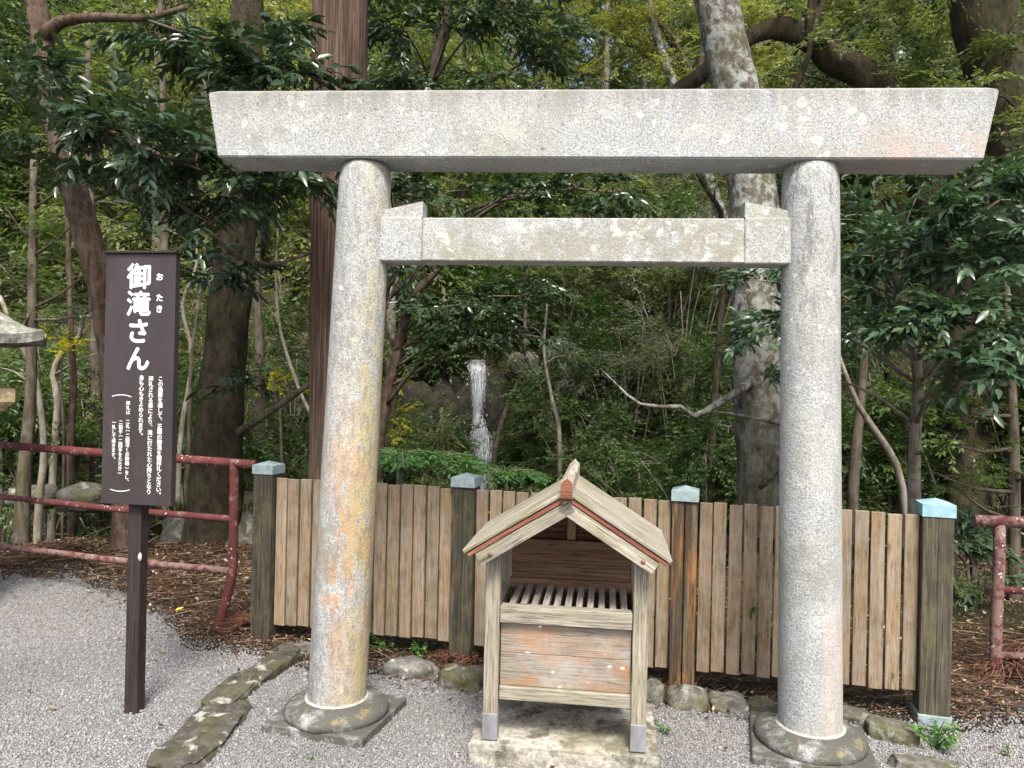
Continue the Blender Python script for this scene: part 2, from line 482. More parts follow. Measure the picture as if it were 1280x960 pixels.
for i in range(len(gx) - 1):
    for j in range(nrow - 1):
        F.append((i * nrow + j, (i + 1) * nrow + j, (i + 1) * nrow + j + 1, i * nrow + j + 1))
M = Mat("gravel bed")
v = M.vec((1, 1, 1), False)
cell = M.voro(v, 115, "Color"); dist = M.voro(v, 115)
c = M.ramp(cell, [(0.0, (0.12, 0.118, 0.117)), (0.35, (0.21, 0.208, 0.206)), (0.7, (0.31, 0.307, 0.303)), (1.0, (0.42, 0.415, 0.41))])
c = M.mix(M.ramp(dist, [(0.35, 0.0), (0.75, 0.8)]), c, (0.07, 0.066, 0.066))
c = M.mix(M.ramp(M.noise(v, 2.5, 5, .7), [(0.52, 0.0), (0.75, 0.4)]), c, (0.17, 0.13, 0.095))
M.bump(dist, -0.006, 1.0)
m_bed = M.done(c, 0.9, 0.2)
yard = link("gravel_yard", np_mesh("gravel_yard", np.array(V), np.array(F), m_bed))
tag(yard, kind="structure")

# loose gravel: every pebble a low stone, joined
def scatter_mesh(name, base_v, base_f, pos, rot, scl, m, rnd):
    k = len(base_v)
    Vv = np.einsum('nij,nkj->nki', rot, base_v[None] * scl[:, None, :]) + pos[:, None, :]
    Fv = base_f[None] + (np.arange(len(pos)) * k)[:, None, None]
    return np_mesh(name, Vv.reshape(-1, 3), Fv.reshape(-1, base_f.shape[1]), m, np.repeat(rnd, k))
def rand_rot(n, rg):
    q = rg.normal(size=(n, 4)); q /= np.linalg.norm(q, axis=1)[:, None]
    w, x, y, z = q.T
    return np.stack([np.stack([1 - 2 * (y * y + z * z), 2 * (x * y - z * w), 2 * (x * z + y * w)], -1),
                     np.stack([2 * (x * y + z * w), 1 - 2 * (x * x + z * z), 2 * (y * z - x * w)], -1),
                     np.stack([2 * (x * z - y * w), 2 * (y * z + x * w), 1 - 2 * (x * x + y * y)], -1)], 1)
OCT_V = np.array([(1, 0, 0.1), (-1, 0.1, 0), (0, 1, -0.1), (0.1, -1, 0), (0, 0.1, 1), (0, 0, -1)], float) * 0.5
OCT_F = np.array([(0, 2, 4), (2, 1, 4), (1, 3, 4), (3, 0, 4), (2, 0, 5), (1, 2, 5), (3, 1, 5), (0, 3, 5)])
n = 225000
y = 2.45 + (rng.random(n) ** 1.25) * 3.4
x = (rng.random(n) * 2 - 1) * (0.72 * y + 0.15)
keep = (y < edge(x) + rng.normal(0, 0.13, n) + 0.0) & (rng.random(n) < np.where(y > 4.4, 0.75, 1))
x, y = x[keep], y[keep]; n = len(x)
sc = rng.lognormal(math.log(0.0080), 0.32, (n, 1)) * rng.uniform(0.7, 1.25, (n, 3))
pos = np.stack([x, y, np.where(y < 4, 0.004, terrain(x, y) + .003) + sc[:, 2] * 0.2], -1)
M = Mat("pebble")
at = M.t.nodes.new("ShaderNodeAttribute"); at.attribute_name = "rnd"
c = M.ramp(at.outputs["Fac"], [(0.0, (0.15, 0.149, 0.150)), (0.3, (0.21, 0.208, 0.21)), (0.62, (0.27, 0.268, 0.27)), (0.95, (0.36, 0.358, 0.358)), (1.0, (0.30, 0.26, 0.21))])
m_peb = M.done(c, 0.85, 0.25)
gravel = link("gravel", scatter_mesh("gravel", OCT_V, OCT_F, pos, rand_rot(n, rng), sc, m_peb, np.clip(rng.random(n) * .8 + .12 + .13 * (np.sin(x * 2.3 + y * 1.1) * np.sin(y * 3.1 - x) + .8 * np.sin(x * 5.2 + 2) * np.sin(y * 4.7)), 0, 1)))
tag(gravel, kind="stuff")

# brown leaf litter behind the railing, under the fence and on the far bank
LV = np.array([(-.5, 0, .10), (-.1, .24, .0), (-.1, -.24, .02), (.5, 0, .12), (.05, 0, -.08)], float)
LF = np.array([(0, 4, 1), (0, 2, 4), (1, 4, 3), (4, 2, 3)])
def litter_pos(n, x0, x1, y0, y1, rg):
    return rg.uniform(x0, x1, n), rg.uniform(y0, y1, n)
X, Y = [], []
for n, bx in ((20000, (-5.6, -1.1, 4.3, 8.6)), (7000, (-1.6, 2.4, 3.45, 5.6)), (9000, (2.0, 5.5, 3.5, 8.0)), (26000, (-12, 10, 10.5, 22)), (9000, (-3, 4, 5, 9))):
    a, b = litter_pos(n, *bx, rng)
    k = b > edge(a) - np.abs(rng.normal(0, 0.16, n))
    X.append(a[k]); Y.append(b[k])
a, b = litter_pos(2200, -4.2, 3.4, 2.6, 5.8, rng)
k = rng.random(2200) < np.clip(0.06 + 0.9 * np.exp(-np.abs(edge(a) - b) / 0.30), 0, 1); X.append(a[k]); Y.append(b[k])
X, Y = np.concatenate(X), np.concatenate(Y)
n = len(X)
far = np.clip(Y / 7, 0.75, 2.2)
s = rng.uniform(0.022, 0.06, n) * far
scl = np.stack([s, s * rng.uniform(.5, 1, n), s * rng.uniform(.6, 1.6, n)], -1)
# mostly flat, some standing
q = rand_rot(n, rng)
az = rng.uniform(0, 2 * math.pi, n); tl = np.abs(rng.normal(0, .45, n)); ta = rng.uniform(0, 2 * math.pi, n)
def rz(a):
    c, s_ = np.cos(a), np.sin(a); o = np.zeros_like(a); e = np.ones_like(a)
    return np.stack([np.stack([c, -s_, o], -1), np.stack([s_, c, o], -1), np.stack([o, o, e], -1)], 1)
def rx(a):
    c, s_ = np.cos(a), np.sin(a); o = np.zeros_like(a); e = np.ones_like(a)
    return np.stack([np.stack([e, o, o], -1), np.stack([o, c, -s_], -1), np.stack([o, s_, c], -1)], 1)
rot = rz(ta) @ rx(tl) @ rz(az)
pos = np.stack([X, Y, terrain(X, Y) + 0.006 + rng.random(n) * 0.02], -1)
M = Mat("dead leaf")
at = M.t.nodes.new("ShaderNodeAttribute"); at.attribute_name = "rnd"
c = M.ramp(at.outputs["Fac"], [(0.0, (0.035, 0.022, 0.015)), (0.35, (0.085, 0.05, 0.032)), (0.65, (0.16, 0.10, 0.062)), (0.88, (0.26, 0.19, 0.125)), (0.98, (0.42, 0.35, 0.24)), (1.0, (0.42, 0.33, 0.08))])
m_dead = M.done(c, 0.8, 0.2)
litter = link("leaf_litter", scatter_mesh("leaf_litter", LV, LF, pos, rot, scl, m_dead, rng.random(n)))
tag(litter, kind="stuff")
# cedar needles and twigs lying about
n = 9000
a = np.concatenate([rng.uniform(-4.6, -1.2, 5600), rng.uniform(-1.3, 2.2, 1400), rng.uniform(2.0, 4, 1200)])
b = np.concatenate([rng.uniform(4.2, 7.8, 5600), rng.uniform(3.4, 4.4, 1400), rng.uniform(3.45, 5, 1200)])
k = b > edge(a) - np.abs(rng.normal(0, .12, len(a))); a, b = a[k], b[k]; n = len(a)
TV = np.array([(-.5, 0, 0), (0, .02, .02), (.5, .0, 0), (-.5, .01, .035), (0, .03, .055), (.5, .012, .03)], float)
TF = np.array([(0, 1, 4), (0, 4, 3), (1, 2, 5), (1, 5, 4)])
ln = rng.uniform(0.05, 0.24, n)
scl = np.stack([ln, ln * 0.8, ln * 0.0 + 0.10], -1)
pos = np.stack([a, b, terrain(a, b) + 0.012 + rng.random(n) * 0.012], -1)
M = Mat("dead twig")
at = M.t.nodes.new("ShaderNodeAttribute"); at.attribute_name = "rnd"
c = M.ramp(at.outputs["Fac"], [(0.0, (0.03, 0.018, 0.012)), (0.5, (0.11, 0.05, 0.03)), (1.0, (0.26, 0.19, 0.125))])
m_twig = M.done(c, 0.85, 0.2)
tag(link("twig_litter", scatter_mesh("twig_litter", TV, TF, pos, rz(rng.uniform(0, 6.28, n)) @ rx(rng.normal(0, .25, n)), scl, m_twig, rng.random(n))), kind="stuff")

# ---------------------------------------------------------------- waterfall, its rock ledge and pool
M = Mat("falling water")
wv = M.noise(M.vec((26, 26, 2.2), False), 1.0, 6, 0.75, 0.6)
wv2 = M.noise(M.vec((60, 60, 9), False), 1.0, 4, 0.7)
M.b.inputs["Transmission Weight"].default_value = 0.0
c = M.ramp(wv, [(0.38, (0.30, 0.35, 0.40)), (0.55, (0.75, 0.79, 0.84)), (0.7, (0.93, 0.95, 0.97))])
M.bump(M.mix(.5, wv, wv2), 0.05, 1.0)
M.done(c, 0.25, 0.5)
tp = M.t.nodes.new("ShaderNodeBsdfTransparent"); mx = M.t.nodes.new("ShaderNodeMixShader")
at = M.t.nodes.new("ShaderNodeAttribute"); at.attribute_name = "rnd"
al = M.math('ADD', M.math('MULTIPLY', M.mix(.45, wv, wv2), 2.6), M.math('MULTIPLY', at.outputs["Fac"], .55))
M.t.links.new(M.ramp(M.math('SUBTRACT', al, 1.25), [(0.28, 0.0), (0.72, .92)]), mx.inputs[0])
M.t.links.new(tp.outputs[0], mx.inputs[1]); M.t.links.new(M.b.outputs[0], mx.inputs[2]); M.t.links.new(mx.outputs[0], M.out.inputs[0])
m_fall = M.m
fx, fy = FALL.x, 14.05
prof = [(14.6, 1.92, .22), (14.15, 1.90, .24), (14.0, 1.72, .25), (13.93, 1.25, .26), (13.92, .9, .24), (13.84, .7, .26), (13.72, .30, .33), (13.66, .0, .36), (13.55, -.35, .42), (13.45, -.8, .5)]
b = MB()
rw = random.Random(9)
def fall_x(z): return 0.05 * math.sin(z * 2.2 + .6) + 0.03 * math.sin(z * 5.1)
def fall_w(z): return float(np.interp(z, [-.8, -.3, .1, .45, .7, 1.0, 1.4, 1.9], [.46, .42, .36, .27, .15, .13, .19, .22]))
def fall_y(z): return float(np.interp(z, [p[1] for p in prof[::-1]], [p[0] for p in prof[::-1]]))
edgev = []
for s_ in range(3):                          # thin torn sheets of water, one before the other
    V, F = [], []; nn = 15; nz_ = 54
    for i in range(nz_ + 1):
        z = 1.95 - 2.75 * i / nz_
        for k in range(nn):
            u = k / (nn - 1) * 2 - 1
            V.append((fx + fall_x(z) + u * fall_w(z) * (1.05 - .12 * s_), fall_y(z) - .07 * s_ + .05 * math.sin(u * 8 + s_ * 2 + z * 2) + .02 * math.sin(u * 19 + 3 * s_), z))
            edgev.append((1 - abs(u) ** 2.2) * min(1.0, .55 + .45 * abs(math.sin(z * 2.1 + s_))) * (1.0 if z < 1.8 else .6))
    for i in range(nz_):
        for k in range(nn - 1): F.append((i * nn + k, i * nn + k + 1, (i + 1) * nn + k + 1, (i + 1) * nn + k))
    b.add(V, F, True)
for s_ in range(240):                        # drops and splashes
    z = rw.choice((rw.uniform(.5, 1.9), rw.uniform(.35, .7), rw.uniform(-.8, .5)))
    x = fx + fall_x(z) + rw.gauss(0, .75) * fall_w(z); y = fall_y(z) - rw.uniform(-.02, .16); r = rw.uniform(.004, .014)
    edgev += [1.0] * 5
    b.add([(x - r, y, z), (x, y - r, z - r), (x + r, y, z), (x, y + r, z), (x, y, z + r * rw.uniform(1.5, 4))], [(0, 1, 4), (1, 2, 4), (2, 3, 4), (3, 0, 4), (0, 3, 2, 1)])
me = bpy.data.meshes.new("waterfall"); me.from_pydata(b.v, [], b.f); me.polygons.foreach_set("use_smooth", b.sm); me.materials.append(m_fall)
at = me.attributes.new("rnd", 'FLOAT', 'POINT'); at.data.foreach_set("value", np.array(edgev, dtype=np.float32))
wf = link("waterfall", me)
tag(wf, kind="structure")
M = Mat("pool water")
M.bump(M.noise(M.vec((1, 1, 1), False), 9, 4, .6), 0.02, 0.6)
m_pool = M.done((0.025, 0.03, 0.028), 0.08, 0.5)
V = [(fx + 1.6 * math.cos(a) * (1 + .2 * math.sin(3 * a)), 12.6 + 1.0 * math.sin(a), -0.85) for a in [i / 28 * 2 * math.pi for i in range(28)]]
tag(MB().add(V, [list(range(28))]).obj("water", m_pool), kind="structure")

m_rock_dark = rock("dark wet rock", 0.25, (0.020, 0.018, 0.015), 0.03)
m_rock = rock("lichened rock", 0.45, (0.15, 0.145, 0.135), 0.75)
m_rock_moss = rock("mossy rock", 0.85, (0.13, 0.125, 0.105), 0.35)
def boulder_mesh(name, sx, sy, sz, m, seed, sub=3, amp=0.28, flat=0.0, face=0.0):
    bm = bmesh.new()
    bmesh.ops.create_icosphere(bm, subdivisions=sub, radius=1)
    o = Vector((seed * 3.7, seed * 1.9, seed * 5.3))
    for v in bm.verts:
        d = v.co.normalized()
        r = 1 + amp * mnoise.noise(d * 1.3 + o) + amp * .5 * mnoise.noise(d * 3.1 + o) + amp * .18 * mnoise.noise(d * 8 + o)
        # squarish block
        mxx = max(abs(d.x), abs(d.y), abs(d.z))
        r *= (1 - face) + face * 0.86 / mxx
        p = d * r
        if flat and p.z > flat: p.z = flat + (p.z - flat) * 0.22
        v.co = Vector((p.x * sx, p.y * sy, p.z * sz))
    me = bpy.data.meshes.new(name); bm.to_mesh(me); bm.free()
    me.polygons.foreach_set("use_smooth", [True] * len(me.polygons))
    me.materials.append(m)
    return me
# rock face behind and beside the fall
wall = thing("rock_ledge", "dark wet rock face that the waterfall runs down", "rock", (fx, 14.3, -1.0))
k = 0
for (dx, dy, dz, sx, sy, sz) in ((0, .25, 1.4, .7, .45, 1.5), (-.95, .15, 1.3, .65, .5, 1.3), (-1.7, .1, .8, .6, .5, 1.0), (.95, .2, 1.2, .65, .5, 1.25), (1.7, .25, .8, .7, .6, 1.1), (-.55, -.35, .3, .4, .35, .5), (.6, -.45, .25, .45, .4, .45), (-1.3, -.3, .2, .5, .4, .5), (1.35, -.3, .3, .5, .4, .5)):
    k += 1
    link("stone", boulder_mesh("stone", sx, sy, sz, m_rock_dark, 40 + k, 3, 0.35, 0, .5), wall, (dx, dy, dz))
# ================================================================ TORII
m_gl = granite("granite with ochre lichen", 'left'); m_gr = granite("pale granite", 'right')
m_gk = granite("granite beam", 'beam'); m_gb = granite("dark lichened granite", 'base')
TL, TR = Vector((-0.730, 3.352, 0)), Vector((1.280, 3.1726, 0))
TC = (TL + TR) / 2
tdir = (TR - TL).normalized(); tang = math.atan2(tdir.y, tdir.x)
tn = Vector((-tdir.y, tdir.x, 0))
def tloc(px, py, off=0.0):
    p = hit(px, py, TC + tn * off, tn)
    return (p - TC).dot(tdir), p.z
torii = thing("torii", "large grey granite shrine gate with two round pillars and a wide top beam", "gate", TC, tang)
HS = (TR - TL).length / 2
zk0, zk1 = 2.445, 2.722                       # underside and top of the top beam
xl_top = tloc(458, 205)[0]; xr_top = tloc(1013, 205)[0]
for sgn, xt, m, px0 in ((-1, xl_top, m_gl, 421), (1, xr_top, m_gr, 1013)):
    base = thing("pillar", None, None) if False else None
    xb = tloc(px0, 880)[0]
    d = Vector((xt - xb, 0, zk0 - 0.08))
    prof, nn = [], 40
    V, F = [], []
    hs = [0, .04, .2, .5, .9, 1.4, 1.9, 2.1, 2.2, 2.30, 2.345, 2.368]
    rs = [.128, .1275, .127, .125, .1225, .119, .1165, .1155, .115, .1125, .105, .095]
    for h, r in zip(hs, rs):
        for k in range(nn):
            a = 2 * math.pi * k / nn
            w = 1 + 0.012 * mnoise.noise(Vector((math.cos(a) * 2, math.sin(a) * 2, h * 2 + sgn * 5)))
            V.append((r * w * math.cos(a) + d.x * h / d.z, r * w * math.sin(a), h))
    for i in range(len(hs) - 1):
        for k in range(nn): F.append((i * nn + k, i * nn + (k + 1) % nn, (i + 1) * nn + (k + 1) % nn, (i + 1) * nn + k))
    b = MB().add(V, F, True)
    b.add(V[-nn:], [list(range(nn))])
    pil = b.obj("pillar", m, torii, (xb, 0, 0.08))
    pil["label"] = "pillar stained ochre and yellow with lichen" if sgn < 0 else "pale grey pillar"
    # round drum base, pale mortar ring and square plinth
    b = MB().lathe([(.215, 0.0), (.226, .012), (.228, .028), (.218, .045), (.197, .058), (.172, .066), (.160, .071), (.12, .074)], 40)
    for i, v in enumerate(b.v):
        w = 1 + .035 * mnoise.noise(Vector(v) * 7 + Vector((sgn * 3, 0, 0)))
        b.v[i] = (v[0] * w, v[1] * w, v[2])
    o = b.obj("drum_base", m_gb, torii, (xb + .0, 0, 0.034))
    ring = MB().lathe([(.128, 0), (.138, .001), (.1395, .005), (.136, .009), (.128, .010)], 40).obj("mortar_ring", None, torii, (xb, 0, 0.102))
    mm = Mat("pale mortar"); ring.data.materials.append(mm.done(mm.ramp(mm.noise(mm.vec(), 60), [(0.3, (.26, .25, .22)), (.7, (.50, .485, .45))])))
    pl = MB().box((0, 0, .018), (.47, .45, .048), None, .006)
    po = pl.obj("plinth", m_gb, torii, (xb + .0, .01 if sgn < 0 else 0, 0))
    po.rotation_euler.z = R(-11)
m_ge = granite('clean granite', 'end')
# top beam: trapezoid ends, shallow ridged top
yf = -0.112
x0t, x1t = tloc(260, 117, yf)[0], tloc(1250, 111, yf)[0]
x0b, x1b = tloc(272, 197, yf)[0], tloc(1230, 199, yf)[0]
b = MB()
def kas(y, z, xa, xb): return [(xa, y, z), (xb, y, z)]
yb = 0.118
prof = [(yf, zk0), (yf + .0, zk1), (0, zk1 + .05), (yb, zk1), (yb - .0, zk0)]
ns = 24
V, F = [], []
for i in range(ns + 1):
    t = i / ns
    for (yy, zz) in prof:
        f = (zz - zk0) / (zk1 - zk0)
        xa, xb_ = x0b + (x0t - x0b) * f, x1b + (x1t - x1b) * f
        xx = xa + (xb_ - xa) * t
        V.append((xx, yy, zz - .0078 * xx))
for i in range(ns):
    for k in range(5): F.append((i * 5 + k, (i + 1) * 5 + k, (i + 1) * 5 + (k + 1) % 5, i * 5 + (k + 1) % 5))
F += [(0, 1, 2, 3, 4), tuple(ns * 5 + k for k in (4, 3, 2, 1, 0))]
kb = MB().add(V, F)
bm = bmesh.new(); bm.from_mesh(kb.mesh("top_beam", m_gk))
bmesh.ops.bevel(bm, geom=[e for e in bm.edges if len(e.link_faces) == 2 and e.calc_face_angle(0) > .4], offset=.006, segments=2, affect='EDGES')
me = bpy.data.meshes.new("top_beam"); bm.to_mesh(me); bm.free(); me.materials.append(m_gk)
link("top_beam", me, torii)
# tie beam between the pillars with its two end blocks and wedges
zn0, zn1 = 2.022, 2.207
xnl, xnr = tloc(527, 300, -.06)[0], tloc(931, 300, -.06)[0]
def colx(sg, z):
    px0, xt = (421, xl_top) if sg < 0 else (1013, xr_top)
    xb = tloc(px0, 880)[0]
    return xb + (xt - xb) * (z - .1) / (zk0 - .1)
b = MB().box(((xnl + xnr) / 2, 0, (zn0 + zn1) / 2), (xnr - xnl, .118, zn1 - zn0), None, .005)
b.obj("tie_beam", granite("lichened granite tie beam", "tie"), torii)
for sg, xe in ((-1, xnl), (1, xnr)):
    xc = colx(sg, 2.1)
    a, c_ = sorted((xe, xc - sg * .02))
    MB().box(((a + c_) / 2, 0, (zn0 + zn1) / 2), (c_ - a, .126, zn1 - zn0 + .006), None, .005).obj("beam_end_block", m_ge, torii)
    inner = xe
    poly = [(inner, zn1 + .0045), (inner, zn1 + .072), (xc, zn1 + .012), (xc, zn1 + .0045)]
    b = MB().prism(poly, 'y', -.05, .05)
    b.obj("wedge", m_ge, torii)

# ================================================================ OFFERING BOX on its slab
w_grey = wood("weathered pale timber", (.14, .125, .098), (.27, .245, .195), (.41, .38, .315), 'z', moss=.35, fine=1.5)
w_greyx = wood("weathered pale rail", (.16, .145, .115), (.31, .285, .23), (.50, .465, .385), 'x', moss=.25, fine=1.5)
w_panel = wood("weathered front board", (.19, .16, .13), (.285, .25, .205), (.38, .345, .29), 'x', orange=.5, spots=1.0, silver=.7, fine=1.2)
w_in = wood("brown inner board", (.10, .055, .036), (.20, .118, .078), (.28, .18, .125), 'x')
w_tie = wood('brown tie rail', (.13, .08, .05), (.25, .16, .105), (.34, .235, .165), 'x')
w_roof = wood("silvery roof board", (.10, .09, .068), (.27, .25, .195), (.44, .41, .33), 'x', moss=.4, silver=.45)
w_red = wood("rust red edging", (.15, .058, .036), (.225, .088, .055), (.30, .135, .088), 'x', fine=.5)
m_lead = Mat("dull grey metal"); g = m_lead.noise(m_lead.vec((1, 1, .4)), 14, 5, .7)
m_sleeve = m_lead.done(m_lead.ramp(g, [(.3, (.16, .165, .18)), (.6, (.29, .295, .32)), (.75, (.38, .385, .40))]), .55, .5); m_lead.b.inputs["Metallic"].default_value = .25
bl, br = G(613, 921, .1), G(797, 936, .1)
bd = (br - bl).normalized(); ba = math.atan2(bd.y, bd.x)
BC = (bl + br) / 2; BW = (br - bl).length / 2
M_ = Mat("old concrete"); v = M_.vec((1, 1, 1), False); g = M_.noise(v, 40, 6, .75)
c = M_.ramp(g, [(.3, (.17, .16, .135)), (.5, (.38, .36, .31)), (.7, (.56, .54, .48))])
c = M_.mix(M_.ramp(M_.noise(v, 6, 6, .75, .4), [(.47, 0.0), (.58, .9)]), c, (.085, .08, .06))
c = M_.mix(M_.ramp(M_.noise(v, 3, 4, .6), [(.5, 0.0), (.65, .5)]), c, (.27, .25, .165))
M_.bump(g, .006, .8); m_conc = M_.done(c, .93, .2)
slab = MB()
Ms = Matrix.Rotation(ba, 4, 'Z')
bm = bmesh.new(); bmesh.ops.create_cube(bm, size=1)
bmesh.ops.subdivide_edges(bm, edges=bm.edges[:], cuts=9, use_grid_fill=True)
for v in bm.verts:
    p = Vector((v.co.x * .735, v.co.y * .52, v.co.z * .11))
    nz = mnoise.noise(p * 9) * .006 + mnoise.noise(p * 30) * .004
    e_ = min(.3675 - abs(p.x), .26 - abs(p.y))
    if p.z > .04: p.z -= .012 * max(0, 1 - e_ / .03) + abs(nz)
    p.x += nz * 1.4; p.y += nz * 1.4
    v.co = p
me = bpy.data.meshes.new("stone_slab"); bm.to_mesh(me); bm.free(); me.materials.append(m_conc)
so_ = link("stone_slab", me, None, BC + Vector((-bd.y, bd.x, 0)) * .215 + Vector((0, 0, -.053)))
so_.rotation_euler.z = ba
tag(so_, "stained low concrete slab under the wooden offering box", "slab")

box = thing("offering_box", "small roofed wooden offering box with slatted top and open front, standing between the pillars", "offering box", BC, ba)
DEP = .38
W_ = BW
ridge_z = 1.085 - .1; eave_z = .845 - .1
def roof_z(x): return ridge_z - abs(x) * (ridge_z - eave_z) / .385
for sx in (-1, 1):
    for yy in (0, DEP):
        hz = roof_z(W_) - .055
        b = MB().box((sx * W_, yy, (hz + .10) / 2), (.058, .055, hz - .10), None, .003)
        o = b.obj("post", w_grey, box)
        MB().box((sx * W_, yy, .052), (.0605, .0575, .104), None, .002).obj("metal_foot", m_sleeve, o)
zt = {'rail': (.462, .53), 'panel': (.212, .461), 'low': (.157, .211)}
iw = 2 * W_ - .064
MB().box((0, -.005, .497), (iw, .05, .066), None, .003).obj("top_rail", w_greyx, box)
MB().box((0, .002, .183), (iw, .036, .052), None, .003).obj("bottom_rail", w_greyx, box)
for (a, c_) in ((.2105, .338), (.340, .4625)):
    MB().box((0, .012, (a + c_) / 2), (iw - .002, .022, c_ - a), None, .0015).obj("front_board", w_panel, box)
# body sides, back and floor
for sx in (-1, 1):
    MB().box((sx * (W_ - .012), DEP / 2, .33), (.018, DEP - .062, .31), None, .002).obj("side_board", w_in, box)
    MB().box((sx * W_, DEP / 2, .50), (.05, DEP - .062, .05), None, .002).obj("side_rail", w_grey, box)
MB().box((0, DEP / 2, .178), (iw - .004, DEP - .08, .014)).obj("floor_board", w_in, box)
for i in range(4):
    z0 = .215 + i * .135
    MB().box((0, DEP - .012, z0 + .0665), (iw + .02, .018, .131), None, .0015).obj("back_board", w_in, box)
MB().box((0, DEP - .03, .527), (iw + .02, .03, .05), None, .002).obj("grate_rail", w_in, box)
MB().box((0, DEP - .045, .708), (iw + .02, .05, .042), None, .003).obj("tie_rail", w_tie, box)
MB().box((0, DEP - .04, .795), (.036, .04, .13), None, .002).obj("king_post", wood("brown stud", (.19, .12, .07), (.34, .24, .15), (.44, .33, .22), 'z'), box)
# dark boards closing the back gable
b = MB().prism([(-W_, .745), (W_, .745), (W_, roof_z(W_) - .03), (0, ridge_z - .035), (-W_, roof_z(W_) - .03)], 'y', DEP - .01, DEP + .006)
b.obj("gable_board", w_in, box)
slat = MB().box((0, 0, 0), (.0255, DEP - .075, .03), None, .002).mesh("grate_slat", wood("worn grey slat", (.14, .12, .10), (.29, .26, .235), (.42, .39, .36), 'y'))
for i in range(11):
    x = -iw / 2 + .04 + i * (iw - .07) / 10
    link("grate_slat", slat, box, (x, DEP / 2 - .012, .513))
# roof: three boards a side, rust red edging, bargeboards, ridge
OV = .385; SL = math.atan2(ridge_z - eave_z, OV); LEN = OV / math.cos(SL)
YF, YB = -.125, .475
mb_board = {}
for sx in (-1, 1):
    rot = Matrix.Rotation(sx * SL, 3, 'Y')
    rotq = Matrix.Rotation(sx * SL, 4, 'Y')
    for i in range(3):
        y0 = YF + i * (YB - YF) / 3; y1 = YF + (i + 1) * (YB - YF) / 3 - .0025
        b = MB().box((sx * LEN / 2, (y0 + y1) / 2, .012 + .0015 * (i % 2)), (LEN, y1 - y0, .016), None, .0025)
        o = b.obj("roof_board", w_roof, box, (0, 0, ridge_z)); o.rotation_euler = (0, sx * SL, 0)
    b = MB().box((sx * (LEN - .008) / 2, (YF + YB) / 2 + .004, -.0075), (LEN - .008, YB - YF - .006, .0155), None, .001)
    o = b.obj("roof_edging", w_red, box, (0, 0, ridge_z)); o.rotation_euler = (0, sx * SL, 0)
    for yy, nm in ((YF + .026, "bargeboard"), (YB - .03, "bargeboard")):
        b = MB().box((sx * (LEN - .03) / 2, yy, -.0445), (LEN - .034, .03, .050), None, .002)
        o = b.obj(nm, w_greyx, box, (0, 0, ridge_z)); o.rotation_euler = (0, sx * SL, 0)
        if yy < 0:
            kn = MB().lathe([(.009, 0), (.009, .003), (.005, .006), (.0, .0065)], 12)
            ko = kn.obj("nail", w_in, o, (sx * (LEN - .085), yy - .015, -.047)); ko.rotation_euler.x = R(90)
# ridge beam, five-sided, rust-red end face
poly = [(-.023, -.012), (.023, -.012), (.023, .048), (0, .072), (-.023, .048)]
o = MB().prism(poly, 'y', YF - .02, YB + .06).obj("ridge_beam", wood("pale ridge timber", (.22, .19, .14), (.42, .38, .30), (.58, .54, .45), 'y'), box, (0, 0, ridge_z + .005))
poly2 = [(x * .96, z) for x, z in poly]
poly2 = [(-.022, -.008), (.022, -.008), (.022, .044), (0, .064), (-.022, .044)]
MB().prism(poly2, 'y', YF - .0235, YF - .0202).obj("ridge_end", w_red, o)

# ================================================================ FENCE
w_slat = wood("weathered fence slat", (.115, .086, .055), (.225, .170, .110), (.335, .265, .175), 'z', orange=.16, silver=.30, moss=.15)
w_post = wood("dark weathered post", (.03, .026, .02), (.075, .064, .048), (.155, .135, .10), 'z', moss=.25, streak=.6)
w_post3 = wood("dark post with rusty stain", (.05, .036, .024), (.11, .085, .055), (.20, .16, .10), 'z', orange=.8, streak=.8)
def capmat(name, a, b_):
    M = Mat(name); g = M.noise(M.vec((1, 1, 1)), 22, 5, .7)
    M.bump(g, .002, .5)
    return M.done(M.ramp(g, [(.3, a), (.7, b_)]), .5, .5)
cap_grey = capmat("verdigris grey metal", (.16, .22, .23), (.33, .42, .43)); cap_blue = capmat("pale blue verdigris", (.17, .33, .39), (.34, .53, .59))
fence = thing("wooden_fence", "low wooden fence of upright brown slats behind the offering box", "fence", FA, math.atan2(FE.y, FE.x))
def floc(px, py, off=0.0):
    p = hit(px, py, FA + FN * off, FN)
    return (p - FA).dot(FE), p.z
def fence_gz(s): return 0.0
pxs = [(336, 590, 25), (583, 606, 28), (857, 623, 30), (1169, 642, 36)]
ps = [floc(x, y)[0] for x, y, _ in pxs]
pz = [floc(x, y)[1] for x, y, _ in pxs]
PW = .122
